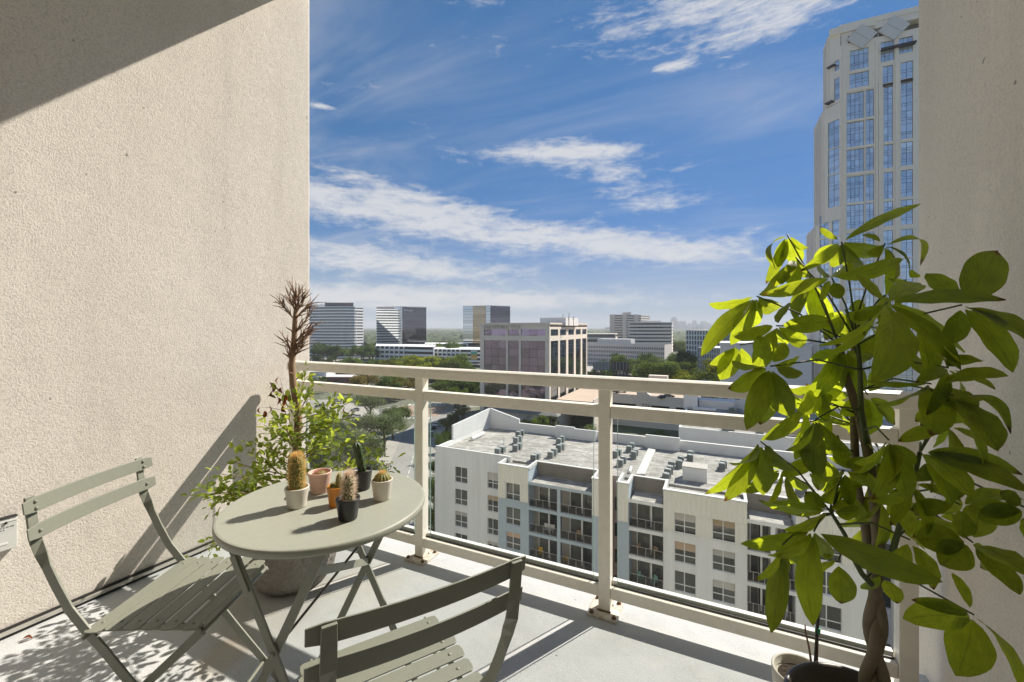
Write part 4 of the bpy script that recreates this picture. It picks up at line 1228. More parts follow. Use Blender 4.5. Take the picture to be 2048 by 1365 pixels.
MB().prism([(p[0] - o0.x, p[1] - o0.y) for p in q], zt(645, D2) - GZ + .004, zt(641.5, D2) - GZ).build('roof_box', M_cap, so_)
# long pale laboratory with punched windows
D3 = 400
def punched(name, label, pa, pb, d0, d1, ytop, rows, ncol, mw, ybot=None):
    a, c = Vector((*dpt(pa, d0), GZ)), Vector((*dpt(pb, d1), GZ))
    L = (c - a).length; ang = math.atan2(c.y - a.y, c.x - a.x)
    t = thing(name, label, 'building', a, ang)
    H = zt(ytop, (d0 + d1) / 2) - GZ
    wz = H * .86 / rows
    hs = []
    for r_ in range(rows):
        for k in range(ncol):
            x = L * (k + .28) / ncol
            hs.append((x, x + L / ncol * .52, H * .06 + r_ * wz + wz * .25, H * .06 + r_ * wz + wz * .80))
    b_ = MB(); holed_wall(b_, 0, L, 0, H, 0, hs, .9); b_.box(L - .3, L + .003, .003, 24, 0, H); b_.build('wall', mw, t)
    MB().box(.1, L - .1, .95, 23, 0, H - .6).build('interior', mat('punched_dark', (0.03, .028, .03), .6), t)
    MB().box(-.2, L + .2, -.2, .8, H + .004, H + .5).build('coping', M_cap, t)
    return t, L, H
M_lab = mat('pinkish_precast', (0.76, 0.69, 0.65), .85)
lab, L, H = punched('laboratory', 'long low pinkish building with rows of small punched windows', 1168, 1329, 440, 392, 688, 5, 46, M_lab)
MB().box(L * .15, L * .58, 6, 18, H - .6, H + 4.4).build('plant_room', mat('plant_room_bright', (0.74, .72, .70), .8), lab)
pg2 = banded('low_garage', 'low dark-banded parking garage behind the pinkish laboratory', [dpt(1150, 560), dpt(1231, 545), dpt(1235, 590), dpt(1150, 600)], GZ, zt(668, 552), 5, M_tan, M_strip, 'parking garage', .5)
# glass grid office
def gridbox(label, pa, pb, d0, d1, ytop, nc, nr, mg, mf):
    a, c = Vector((*dpt(pa, d0), GZ)), Vector((*dpt(pb, d1), GZ))
    L = (c - a).length; ang = math.atan2(c.y - a.y, c.x - a.x)
    t = thing('glass_office', label, 'office building', a, ang)
    H = zt(ytop, (d0 + d1) / 2) - GZ
    MB().box(.3, L - .3, .5, 26, 0, H - .5).build('glazing', mg, t)
    fr_ = MB(); holed_wall(fr_, 0, L, 0, H, 0, [(L * k / nc + .35, L * (k + 1) / nc - .35, H * r_ / nr + .35, H * (r_ + 1) / nr - .5) for k in range(nc) for r_ in range(nr)], .5)
    fr_.build('grid_frame', mf, t)
    MB().box(-.003, L + .003, .503, 26, H - .499, H).build('roof', M_cap, t)
    return t
M_bluegl = glass_mat('blue_strip_glass', (0.16, 0.22, 0.28), 0.04, 1.6, .3, .2, metal=.5)
gridbox('blue-green glass office with white grid frame beyond the trees', 1372, 1446, 330, 300, 661, 13, 10, M_bluegl, M_band)
gridbox('lower glass office with fine grid standing before the grid-framed one', 1395, 1452, 262, 250, 696, 12, 8, M_bluegl, mat('grey_grid', (0.42, .45, .47), .7))
# white open parking garages by the freeway
def garage(label, pts, ytop, levels, d):
    z1 = zt(ytop, d); 
    t = banded('parking_garage', label, pts, GZ, z1, levels, M_band, mat('garage_dark', (0.04, .04, .04), .9), 'parking garage', .48, .5)
    o_ = t.location
    a, c = pts[0], pts[1]
    n = 12
    for i in range(n + 1):
        f = i / n
        x, y = a[0] + (c[0] - a[0]) * f - o_.x, a[1] + (c[1] - a[1]) * f - o_.y
        if i < 7 or i == n: MB().cbox((x, y - .6, (z1 - GZ) / 2), (1.0, 1.0, z1 - GZ - .1)).build('column', M_band, t)
    return t
garage('white open-sided parking garage with tall columns below the dark glass tower', [dpt(752, 468), dpt(868, 440), dpt(872, 500), dpt(752, 520)], 693, 4, 455)
garage('white open-sided parking garage behind the freeway left of beige office', [dpt(868, 452), dpt(975, 436), dpt(975, 490), dpt(868, 500)], 699, 4, 445)
garage('low white parking deck at the foot of the pale glass tower', [dpt(850, 560), dpt(935, 550), dpt(935, 590), dpt(850, 600)], 688, 3, 555)
bn = thing('banner', 'tall green and orange banner hung on white parking garage', 'banner', (*dpt(948, 428), zt(720, 428)), YAW)
for i, cc in enumerate(((0.62, 0.45, 0.20), (0.62, 0.36, 0.10), (0.10, 0.42, 0.30), (0.55, 0.62, 0.62))):
    MB().box(-3.2, 3.2, -.15, .15, i * 2.6, i * 2.6 + 2.58).build('panel', mat('banner_%d' % i, cc, .7), bn)
for (px, w_, h_, d_, yb_, lab_, m_) in ((671, 24, 5, 300, 757, 'red-brown flat-roofed low shop behind the railing', mat('shop_brick', (0.22, .09, .075), .9)), (700, 22, 8, 330, 752, 'taller red-brown shop with white roof beside the low one', mat('shop_brick2', (0.34, .15, .11), .9)),
                                 (612, 30, 8, 305, 757, 'white flat-roofed shop by the stucco wall', mat('shop_white', (0.66, .66, .65), .8)), (645, 18, 8, 330, 755, 'teal-fronted shop between white and red-brown shops', mat('shop_teal', (0.03, .16, .19), .7)),
                                 (860, 34, 6, 640, 692, 'small beige block among trees beside dark glass tower', M_tan), (735, 30, 9, 620, 690, 'small beige block left of the dark glass tower', M_tan)):
    x, y = dpt(px, d_)
    t = thing('low_shop', lab_, 'building', (x, y, GZ), YAW * .9)
    bb = MB(); holed_wall(bb, -w_ / 2, w_ / 2, 0, h_, 0, [(-w_ / 2 + w_ * (i + .2) / 5, -w_ / 2 + w_ * (i + .8) / 5, 1.0, 3.2) for i in range(5)], .3); bb.box(w_ / 2 - .2, w_ / 2 + .003, .003, 14, 0, h_); bb.build('wall', m_, t)
    MB().box(-w_ / 2 + .2, w_ / 2 - .21, .35, 14, 0, h_ - .4).build('interior', M_strip, t)
    MB().box(-w_ / 2 - .3, w_ / 2 + .3, -.3, 14.2, h_ + .003, h_ + .35).build('roof', mat('shop_roof', (0.60, .58, .57), .85), t)
# grey hipped roof of the house behind the apartment house
hr = thing('hip_roof_house', 'low house with grey hipped roof behind the peaked parapet', 'house', (*gpt(1058, 852), GZ))
MB().box(-15, 15, -9, 9, 0, 7).build('wall', M_tan, hr)
rf = MB(); rf.add([(-16, -10, 7.003), (16, -10, 7.003), (16, 10, 7.003), (-16, 10, 7.003), (-7, 0, 12), (8, 0, 12)], [(0, 1, 5, 4), (1, 2, 5), (2, 3, 4, 5), (3, 0, 4), (3, 2, 1, 0)]); rf.build('roof', mat('shingle_grey', (0.20, .195, .19), .9, var=[(.8, .5, (.26, .25, .24))]), hr)
# billboards, tall lamp
bl = thing('billboard', 'pair of large billboards on many posts seen from their dark backs', 'billboard', (*dpt(1205, 292), GZ), YAW)
for (xa, xb_, rz, m_) in ((-6.4, 5.6, .12, mat('billboard_back', (0.20, .23, .28), .6)), (6.0, 17.5, -.35, mat('billboard_dark', (0.02, .025, .04), .6))):
    pn = MB().box(0, xb_ - xa, 0, .5, 10.8, 16.6).build('panel', m_, bl); pn.location = (xa, 0, 0); pn.rotation_euler = (0, 0, rz)
    for i in range(5):
        x = (xb_ - xa) * (i + .5) / 5
        MB().tube([(x, .9, 0), (x, .9, 10.8)], .28, 6).build('post', M_dark, pn)
        MB().box(x - .12, x + .12, -.3, -.005, 10.9, 16.5).build('rib', M_wirerail, pn)
lm = thing('light_mast', 'very tall thin white light mast beside the freeway', 'street lamp', (*dpt(712, 480), GZ))
MB().tube([(0, 0, 0), (0, 0, zt(626, 480) - GZ)], [.55, .30], 8).build('pole', M_cap, lm)
MB().lathe([(.3, 0), (1.6, .3), (1.6, .8), (.3, 1.1)], 12, (0, 0, zt(626, 480) - GZ)).build('lamp_ring', M_cap, lm)
for (px, d_, yt) in ((760, 175, 801), (1004, 300, 690), (802, 205, 760)):
    x, y = dpt(px, d_)
    t = thing('street_lamp', 'slim grey street lamp post above the trees', 'street lamp', (x, y, GZ), rnd.uniform(0, 6), 'street lamps'); h_ = 11
    MB().tube([(0, 0, 0), (0, 0, h_), (.6, 0, h_ + .5), (2.2, 0, h_ + .6)], [.14, .1, .09, .08], 6).build('pole', M_wirerail, t); MB().box(1.9, 2.8, -.18, .18, h_ + .5, h_ + .68).build('lamp_head', M_cap, t)

# ------------------------------------------------------------------ far downtown skyline
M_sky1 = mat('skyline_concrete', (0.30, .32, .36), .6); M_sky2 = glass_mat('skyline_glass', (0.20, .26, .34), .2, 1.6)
for i, (px, w_, yt, d_, st_) in enumerate(((1348, 9, 635, 7000, 1), (1362, 13, 643, 7300, 0), (1373, 9, 650, 6900, 1), (1381, 8, 645, 7500, 2), (1389, 7, 641, 7200, 1), (1399, 11, 649, 6400, 0), (1407, 8, 643, 7600, 0), (1416, 8, 646, 7400, 1), (1424, 10, 652, 6800, 0), (1437, 9, 650, 7300, 2),
                                          (1216, 9, 655, 5200, 0), (1194, 12, 660, 4800, 0), (1356, 8, 650, 7600, 0), (1452, 10, 654, 7000, 0), (1394, 14, 655, 6000, 0), (1340, 8, 650, 7400, 0))):
    x, y = dpt(px, d_); w2 = w_ * d_ / F / 2; h_ = zt(yt, d_) - GZ
    t = thing('downtown_tower', '%s pale blue downtown tower fading in the far haze' % ('flat-topped', 'stepped-top', 'pointed')[st_] if w_ > 7 else 'slim pale blue downtown tower fading in the far haze', 'skyscraper', (x, y, GZ), YAW + .2, 'hazy downtown skyline')
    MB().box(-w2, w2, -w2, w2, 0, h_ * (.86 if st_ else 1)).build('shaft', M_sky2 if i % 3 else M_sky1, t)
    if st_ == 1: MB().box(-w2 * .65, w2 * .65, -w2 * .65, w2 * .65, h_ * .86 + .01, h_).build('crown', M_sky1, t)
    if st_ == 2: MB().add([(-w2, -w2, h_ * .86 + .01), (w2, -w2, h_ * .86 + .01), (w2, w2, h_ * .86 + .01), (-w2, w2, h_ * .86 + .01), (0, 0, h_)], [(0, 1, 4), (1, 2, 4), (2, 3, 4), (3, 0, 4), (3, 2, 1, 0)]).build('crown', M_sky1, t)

# ------------------------------------------------------------------ our own high-rise behind and below the balcony
own = thing('residential_tower', 'tall beige residential high-rise that the balcony belongs to', 'high-rise', (0, -1.53, GZ))
ow = MB(); hs = []
for k in range(24):
    for i in range(22):
        x = -46 + i * 3.4
        z = k * 3.2 + 1.0
        if -3.6 < x + 1 < 1.4 and 36 < z < 44: continue
        hs.append((x, x + 2.0, z, z + 1.9))
holed_wall(ow, -48, 30, 0, 78, 0, hs, .3)
ow2 = MB(); ow2.add([(-p[0] - 18, -p[1], p[2]) for p in ow.v], ow.f)      # turn it to face the street
ow2.build('wall', M_stucco2, own)
MB().box(-48, 30, -24, -.4, 0, 77.6).build('interior', M_strip, own)
# ------------------------------------------------------------------ cream high-rise on the right
M_tstone = mat('tower_limestone', (0.86, 0.79, 0.70), .85, var=[(.12, .35, (0.81, 0.74, 0.65)), ((.6, .6, .05), .3, (0.76, .69, .60))])
M_tglass = glass_mat('tower_glass', (0.66, 0.75, 0.86), 0.03, 1.5, .12, .35, metal=.5)
M_tdark = glass_mat('tower_dark_glass', (0.02, .022, .03), .05, 1.6)
M_mull = mat('tower_mullion', (0.10, .12, .17), .5)
M_louvre = mat('tower_louvre', (0.035, .037, .05), .6)
TY = 200.0
tx = lambda p: x_at(p, TY)
tz = lambda p, q: z_at(p, q, TY)
tw = thing('high_rise', 'cream stone high-rise with blue mirror bays, stepped corner and diamond panels', 'skyscraper', (tx(1690), TY, GZ))
TO = Vector((tx(1690), TY, GZ))
class TFace:
    """a wall plane of the tower: local x along the wall, y into it"""
    def __init__(s, o, ang):
        s.root = link('facade', None, tw)
        s.root.location = Vector(o) - TO; s.root.rotation_euler = (0, 0, ang)
def tpanes(root, x0, x1, z0, z1, nc, rows, y, m=None):
    """panes and one mullion grid in an opening; rows = heights as fractions"""
    w = x1 - x0; h = z1 - z0
    zs = [0.0]
    for r_ in rows: zs.append(zs[-1] + r_)
    tot = zs[-1]; zs = [z / tot * h for z in zs]
    fm = MB(); t = .10
    holed_wall(fm, 0, w, 0, h, 0, [(w * i / nc + t / 2, w * (i + 1) / nc - t / 2, zs[j] + t / 2, zs[j + 1] - t / 2) for i in range(nc) for j in range(len(rows))], .1)
    f = fm.build('window', M_mull, root); f.location = (x0, y, z0)
    for i in range(nc):
        for j in range(len(rows)):
            pane(f, w * i / nc, w * (i + 1) / nc, zs[j], zs[j + 1], .06, m or M_tglass, .006)
# --- front, above: stone wall with openings, in local x from the bay's left edge
fx = lambda p: tx(p) - TO.x
fz = lambda q, p=1715: tz(p, q) - GZ
front = MB(); holes = []
cols1 = [(fx(1693.5), fx(1727.8), 4), (fx(1732.3), fx(1748), 2)]
cols2 = [(fx(1767.5), fx(1786), 2), (fx(1802), fx(1826), 2)]
ref = 1715
zsec = [fz(q) for q in (184, 238, 243, 292.5, 298, 343.5, 352, 404, 409, 457)]
P2 = zsec[2] - zsec[0] if False else (fz(184) - fz(243))
wins = []
sec = [(fz(238), fz(184)), (fz(292.5), fz(243)), (fz(343.5), fz(298)), (fz(404), fz(352)), (fz(457), fz(409))]
hS = sec[0][1] - sec[0][0]; pit = sec[3][1] - sec[4][1]
z = sec[4][1] - pit
while z - hS > 5:
    sec.append((z - hS, z)); z -= pit
for (z0, z1) in sec:
    for (a, c, n) in cols1: wins.append((a, c, z0, z1, n, (.7, .3, 1, .55, .3, .9)))
g2 = lambda q: tz(1777, q) - GZ
g3 = lambda q: tz(1814, q) - GZ
for (a, c, n), gg in zip(cols2, (g2, g3)):
    pass
# side bays: two-storey-high groups aligned with the main bay's sections
for (a, c, n) in cols2:
    wins.append((a, c, sec[1][0], sec[0][1] + .2, n, (.7, .3, 1, .55, .3, .9) * 2))
    wins.append((a, c, sec[2][0], sec[2][1], n, (.7, .3, 1, .55, .3, .9)))
    for (z0, z1) in sec[3:]: wins.append((a, c, z0, z1, n, (.7, .3, 1, .55, .3, .9)))
for xo in (.56, .70, .84):
    for (z0, z1) in sec: wins.append((42.0 * xo, 42.0 * xo + 3.6, z0, z1, 1, (.7, .3, 1, .55, .3, .9)))
# upper windows
wins.append((fx(1700), fx(1737), fz(139), fz(99), 4, (.6, .25, 1, .6)))
wins.append((fx(1699), fx(1738), fz(175), fz(145.5), 3, (.7, .3, .8)))
wins.append((cols2[0][0] - .3, cols2[0][1] + .1, g2(165.5) - .0, g2(131), 2, (.8, .3, .9)))
wins.append((cols2[1][0] - .1, cols2[1][1] + .1, g3(157), g3(123), 2, (.8, .3, .9)))
wins.append((fx(1761.5), fx(1788.5), g2(122), g2(82), 3, (1, .5, 1, .9)))
wins.append((fx(1798), fx(1826), g3(105), g3(74), 3, (1, .5, 1)))
dk = [(cols2[0][0] - .3, cols2[0][1] + .1, g2(173), g2(166.2)), (cols2[1][0] - .1, cols2[1][1] + .1, g3(165), g3(157.6))]
ZTOP = fz(66, 1715)
FW_ = 42.0
LOG0, LOG1 = fz(91), fz(62, 1700) 
XF0 = -1.4
holes = [w[:4] for w in wins] + dk
logg = [(fx(1696), fx(1760), fz(88.5), fz(60) ), (fx(1762), fx(1826), fz(70), fz(46))]
ZCR = fz(84)
holed_wall(front, XF0, FW_, 0, ZCR, 0, [h for h in holes if h[3] < ZCR - .01], .9)
# crown: stepped parapet over the front with two openings holding diamond panels
zc1 = g3(44)
holed_wall(front, XF0 + .3, FW_, ZCR, g2(30), .7, [(fx(1697), fx(1757), ZCR + .6, g2(52)), (fx(1759), FW_ - 2, g2(70), g2(52))] + [h for h in holes if h[3] >= ZCR - .01], 2.5)
front.box(XF0, FW_, .004, .699, ZCR - .3, ZCR)
front.build('front_wall', M_tstone, tw)
for (a, c, z0, z1) in dk: MB().box(a, c, .3, .5, z0, z1).build('louvre', M_louvre, tw)
for w in wins:
    tpanes(tw, w[0], w[1], w[2], w[3], w[4], w[5], .40 if w[3] < ZCR - .01 else 1.1)
MB().box(fx(1761), fx(1830), -1.6, -.003, g2(101), g2(97.5)).build('sun_canopy', M_louvre, tw)
MB().box(XF0 + .4, FW_, 3.4, 3.6, ZCR, g2(40)).build('loggia_back', M_taupe_shade, tw)  # dark colour stands in for the shade inside the loggia
# piers standing proud of the front
for (p0, p1, zt_, pr) in ((1686, 1691.5, fz(90), .5), (1750.5, 1755, fz(92), .5), (1790, 1797, g3(84), .45), (1757, 1762.5, fz(176), .3)):
    MB().box(fx(p0), fx(p1), -pr, -.003, 0, zt_).build('pier', M_tstone, tw)
for zq in (fz(179.5), fz(347.5), fz(240.5), fz(295)):
    MB().box(fx(1691.7), fx(1750.3), -.28, -.003, zq - .45, zq + .45).build('ledge', M_tstone, tw)
MB().box(fx(1729), fx(1731), -.20, -.003, sec[-1][0], sec[0][1]).build('mullion_pier', M_cap, tw)
MB().box(fx(1660), fx(1751), .0, 1.4, fz(62, 1700), fz(45, 1715)).build('crown_wall', M_tstone, tw)
MB().box(fx(1750), FW_, -.4, .69, g2(52), g2(47)).build('crown_beam', M_tstone, tw)
for (px, py) in ((1724, 73), (1788, 56)):
    c = on_y(px, py, TY - .5)
    d = link('diamond_panel', MB().box(-3.2, 3.2, -.3, .3, -3.2, 3.2).mesh('diamond_panel', mat('panel_pale', (0.62, .62, .62), .7)), tw)
    d.location = c - TO; d.rotation_euler = (0, R(45), 0)
    MB().box(-2.9, 2.9, -.36, -.303, -.08, .08).build('seam', M_wirerail, d)
# --- corner facet and receding side, in tiers that step out as they come down
def tier(x_c, y_c, ch, depth, z0, z1, cols):
    """chamfered corner whose front end sits at (x_c, y_c); ch = chamfer leg, depth = length of side wall"""
    b = MB()
    A = Vector((x_c, y_c, 0)); Bc = Vector((x_c - ch, y_c + ch, 0)); Cc = Vector((x_c - ch, y_c + depth, 0))
    ang = math.atan2(A.y - Bc.y, A.x - Bc.x)
    Lf = (A - Bc).length
    root = link('corner_facet', None, tw); root.location = (Bc.x, Bc.y, 0); root.rotation_euler = (0, 0, ang)
    w = MB(); hs = [(Lf * c0, Lf * c1, q0, q1) for (c0, c1, q0, q1, n, rows) in cols]
    holed_wall(w, 0, Lf, z0, z1, 0, hs, .6); me = w.mesh('corner_facet', M_tstone)
    root_m = link('facet_wall', me, root)
    for (c0, c1, q0, q1, n, rows) in cols: tpanes(root, Lf * c0, Lf * c1, q0, q1, n, rows, .3)
    # side wall: piers and slots
    s = MB(); s.box(Bc.x, Bc.x + .3, Bc.y + .003, Cc.y, z0, z1); s.box(Bc.x + .301, A.x + 2, Bc.y + .4, Cc.y, z1 - .5, z1 - .02)
    s.build('side_wall', M_tstone, tw)
    npier = int((depth - ch) / 2.9)
    for i in range(npier):
        y = Bc.y + .6 + i * 2.9
        MB().box(Bc.x - .7, Bc.x - .003, y, y + 1.2, z0, z1 - .6).build('side_pier', M_tstone, tw)
        MB().box(Bc.x - .06, Bc.x - .003, y + 1.25, y + 2.85, z0 + .5, z1 - 1.5).build('side_glazing', M_tglass, tw)
ch0 = 2.8
seg = (.7, .3, 1, .55, .3, .9)
q = lambda py: tz(1670, py) - GZ
tier(XF0, 0, ch0, 14, q(205), q(60), [(.42, .92, q(225) + 5, q(155), 1, seg), (.45, .9, q(140), q(120), 1, (1, 1))])
tier(XF0 + .02, .02, ch0 + 1.4, 22, q(440), q(206), [(.22, .93, q(292), q(238), 2, seg), (.22, .93, q(345), q(294), 2, seg), (.22, .93, q(412), q(347), 2, seg)])
tier(XF0 + .04, .04, ch0 + 3.7, 26, 0, q(441), [(a_, b_, q(y1), q(y0), n_, seg) for (y0, y1) in ((424, 470), (473, 520), (524, 572), (576, 622), (626, 672), (676, 722)) for (a_, b_, n_) in ((.14, .52, 2), (.66, .94, 1))])
for (py, px) in ((134, 1664), (206, 1660)):
    c = on_y(px, py, TY + 2) - TO
    o = link('corner_canopy', MB().box(-1.3, 1.3, -1.1, 1.1, -.22, .22).mesh('corner_canopy', M_louvre), tw); o.location = c; o.rotation_euler = (0, 0, -R(45))
MB().prism([(XF0 - ch0 + .3, ch0 + .4), (XF0 + .3, .4), (XF0 + 32, .4), (XF0 + 32, 14), (XF0 - ch0 + .3, 14)], q(60) - .4, q(52)).build('crown_wall', M_tstone, tw)
MB().box(FW_ - .3, FW_, .01, 30, 0, ZCR).build('far_wall', M_tstone, tw)
MB().box(XF0 + 1, FW_ - .4, 2.2, 30, 0, ZCR - 1).build('core', M_tdark, tw)
# ================================================================== TREES OF THE CITY
def foliage_mat(name, c, tr, ov=.35):
    m = bpy.data.materials.new(name); m.use_nodes = True
    T = NT(m.node_tree); T.n.clear()
    out = T.new('ShaderNodeOutputMaterial'); d = T.new('ShaderNodeBsdfDiffuse'); t = T.new('ShaderNodeBsdfTranslucent')
    oi = T.new('ShaderNodeObjectInfo'); tcn = T.new('ShaderNodeTexCoord')
    nz = T.noise(tcn.outputs['Object'], .9, 3, .6)
    f = T.math('MULTIPLY', T.maprange(oi.outputs['Random'], 0, 1, 1 - ov, 1 + ov), T.maprange(nz, .3, .7, .65, 1.4))
    for nd, cc in ((d, c), (t, tr)):
        v = T.new('ShaderNodeVectorMath', operation='SCALE'); v.inputs[0].default_value = cc; T.link(f, v.inputs['Scale']); T.link(v.outputs[0], nd.inputs[0])
    mx = T.new('ShaderNodeMixShader'); mx.inputs[0].default_value = .35
    T.link(d.outputs[0], mx.inputs[1]); T.link(t.outputs[0], mx.inputs[2]); T.link(mx.outputs[0], out.inputs[0])
    return m
M_fol = dict(dark=foliage_mat('foliage_dark', (0.075, 0.112, 0.036), (0.12, 0.17, 0.035)), mid=foliage_mat('foliage_mid', (0.110, 0.155, 0.040), (0.19, 0.25, 0.045)),
             lime=foliage_mat('foliage_lime', (0.22, 0.25, 0.028), (0.36, 0.38, 0.04)), rust=foliage_mat('foliage_rust', (0.17, 0.145, 0.040), (0.23, 0.18, 0.04)), grey=foliage_mat('foliage_grey', (0.115, 0.145, 0.070), (0.16, 0.20, 0.07)))
M_bark = mat('bark', (0.13, .10, .075), .95)
def crown_mesh(name, seed, n, leaf, flat=.75):
    """unit crown (radius about 1): leaf-clump faces spread over many uneven lobes"""
    r = random.Random(seed); b = MB(); lobes = []
    for i in range(17):
        a = r.uniform(0, 2 * PI); rr = math.sqrt(r.random()) * .72; h = r.uniform(-.35, .62) * (1 - rr * .6)
        lobes.append((Vector((rr * math.cos(a), rr * math.sin(a), h * flat)), r.uniform(.22, .44)))
    for i in range(n):
        c, lr = lobes[r.randrange(len(lobes))]
        d = Vector((r.gauss(0, 1), r.gauss(0, 1), r.gauss(.25, 1))).normalized()
        p = c + d * lr * (r.random() ** .35) * Vector((1, 1, flat)).z if False else c + Vector((d.x, d.y, d.z * flat)) * lr * (r.random() ** .33)
        nrm = (d + Vector((r.uniform(-.8, .8), r.uniform(-.8, .8), r.uniform(-.4, .9)))).normalized()
        u = nrm.orthogonal().normalized(); u = (Matrix.Rotation(r.uniform(0, 6.28), 3, nrm) @ u); v = nrm.cross(u)
        s = leaf * r.uniform(.6, 1.4)
        k = len(b.v)
        b.v += [tuple(p - u * s), tuple(p + v * s * .55), tuple(p + u * s), tuple(p - v * s * .55)]
        b.f.append((k, k + 1, k + 2, k + 3)); b.mi.append(0)
    return b
CR = {}
for key in M_fol:
    CR[key] = [crown_mesh('crown', 40 + i * 7 + hash(key[0]) % 1, 2600, .055).mesh('crown', M_fol[key]) for i in range(3)]
CRN = {k: [crown_mesh('crown', 90 + i * 5, 6500, .030).mesh('crown', M_fol[k]) for i in range(2)] for k in ('dark', 'mid', 'grey')}
def trunk_mesh(seed):
    r = random.Random(seed); b = MB()
    b.tube([(0, 0, 0), (r.uniform(-.02, .02), 0, .25), (0, r.uniform(-.03, .03), .5), (0, 0, .72)], [.035, .028, .022, .012], 7)
    for i in range(6):
        a = r.uniform(0, 6.28); z0 = r.uniform(.28, .5); l = r.uniform(.2, .38)
        b.tube([(0, 0, z0), (math.cos(a) * l * .5, math.sin(a) * l * .5, z0 + .12), (math.cos(a) * l, math.sin(a) * l, z0 + .3)], [.016, .011, .005], 5)
    return b.mesh('trunk', M_bark)
TRK = [trunk_mesh(i) for i in range(3)]
rt = random.Random(77)
def tree(x, y, h, rad_, kind, label, group, near=False, z=GZ):
    t = thing('tree', label, 'tree', (x, y, z), rt.uniform(0, 6.28), group)
    tk = link('trunk', TRK[rt.randrange(3)], t); tk.scale = (h, h, h * .95)
    src = CRN if near and kind in CRN else CR
    c = link('crown', src[kind][rt.randrange(len(src[kind]))], t)
    c.location = (0, 0, h * .60); c.scale = (rad_, rad_, h * .52)
    return t
TONE = dict(dark='dark green', mid='mid green', lime='yellow-green', rust='rust-tinged', grey='grey-green')
def grove(n, px, yt, d, kind, label, group, rad_=(5, 8), near=False, minh=7):
    """n trees whose tops stand at picture height yt, at distance d"""
    for i in range(n):
        p_ = rt.uniform(*px); dd = rt.uniform(*d); top = zt(rt.uniform(*yt), dd); h = max(minh, top - GZ)
        x, y = dpt(p_, dd); k = kind if isinstance(kind, str) else kind[rt.randrange(len(kind))]
        lb = '%s %s %s' % ('taller' if (HY - (zt(0, 1) * 0 + HY - (top - CAMZ) / dd * F)) > HY - (yt[0] + yt[1]) / 2 else 'lower', TONE[k], label)
        tree(x, y, h, rt.uniform(*rad_) * min(1.25, max(.7, h / 14)), k, lb, group, near)
grove(13, (636, 745), (681, 694), (455, 520), 'dark', 'tree in the dense row before the bank tower', 'trees before the bank tower', (8, 12))
grove(8, (625, 760), (707, 717), (430, 455), 'dark', 'tree along the freeway edge', 'low freeway trees', (5, 8))
grove(22, (735, 935), (700, 716), (300, 345), ('lime', 'lime', 'mid'), 'tree beyond the railing near the freeway', 'yellow-green trees', (6, 9))
grove(4, (690, 715), (706, 716), (350, 380), 'mid', 'tree beside the light mast', 'trees by the light mast', (5, 7))
grove(14, (712, 835), (742, 756), (225, 270), ('rust', 'rust', 'mid'), 'tree behind the brick shops', 'rust-tinged trees', (6, 8.5))
grove(6, (905, 945), (718, 735), (330, 380), 'mid', 'tree beside the beige office block, by the freeway', 'trees by the office block', (6, 8))
grove(14, (858, 962), (744, 772), (205, 260), ('dark', 'mid'), 'street tree left of the beige office block', 'street trees by the office', (6, 8))
grove(5, (620, 700), (752, 768), (260, 300), ('mid', 'dark'), 'tree among the low shops', 'trees among shops', (4, 6))
grove(9, (880, 935), (678, 700), (470, 530), ('dark', 'mid'), 'tree in front of the white parking garages', 'garage trees', (6, 10))
grove(12, (1178, 1262), (716, 742), (300, 370), ('dark', 'mid', 'mid'), 'tree round the billboards', 'trees round the billboards', (6, 8))
grove(10, (1215, 1335), (701, 722), (345, 385), ('mid', 'dark'), 'tree before the pinkish laboratory', 'trees before the laboratory', (5, 8))
grove(20, (1290, 1447), (712, 745), (230, 300), ('mid', 'mid', 'lime', 'dark'), 'broad tree behind the tan parking deck', 'trees behind the parking deck', (7, 10))
grove(8, (1345, 1420), (690, 712), (300, 350), 'dark', 'tree at the foot of the glass office', 'trees by the glass office', (6, 8))
grove(10, (1110, 1198), (838, 858), (95, 130), ('mid', 'grey'), 'leafy tree behind the back parapet of the apartment house', 'trees behind the apartment house', (4.5, 6), True)
grove(7, (1238, 1345), (842, 868), (88, 105), 'mid', 'full tree between apartment house and grey block', 'trees by the grey block', (4, 5.5), True)
grove(9, (1000, 1110), (826, 842), (150, 175), ('mid', 'dark'), 'tree by the hipped-roof house', 'trees by the hipped-roof house', (4.5, 6.5))
# street trees below the railing
for (px, py, h, r_, k) in ((740, 850, 15, 8, 'grey'), (718, 905, 14, 8, 'grey'), (768, 905, 14, 8, 'grey'), (786, 880, 13, 6.5, 'dark'), (690, 950, 15, 9, 'grey'), (712, 975, 14, 8, 'mid'), (800, 862, 11, 5.5, 'dark'),
                            (650, 985, 14, 8, 'grey'), (720, 1040, 14, 7.5, 'grey'), (660, 905, 13, 7, 'grey'), (640, 1060, 13, 8, 'mid')):
    x, y = gpt(px, py)
    tree(x, y, h, r_, k, TONE[k] + ' street tree seen through the glass below the railing', 'street trees below the railing', True)
for (px, py, h, r_) in ((880, 925, 10, 3.6), (884, 985, 10, 3.4), (872, 1040, 10, 3.6), (868, 1110, 10, 3.8), (893, 880, 9, 3.2), (905, 868, 9, 3.2), (925, 850, 9, 3.5), (900, 905, 8, 3)):
    x, y = gpt(px, py)
    tree(x, y, h, r_, 'dark', 'narrow dark tree along the side of the white apartment house', 'trees along the apartment side', True)
grove(26, (760, 1050), (672, 690), (640, 820), ('dark', 'mid'), 'far tree between the office towers', 'far trees between towers', (9, 14))
grove(14, (1150, 1480), (672, 690), (560, 760), ('dark', 'mid'), 'far tree beyond the banded office', 'far trees by the offices', (9, 13))
grove(26, (1500, 2400), (672, 700), (330, 620), ('dark', 'mid'), 'tree beyond the cream high-rise', 'trees beyond the high-rise', (8, 12))
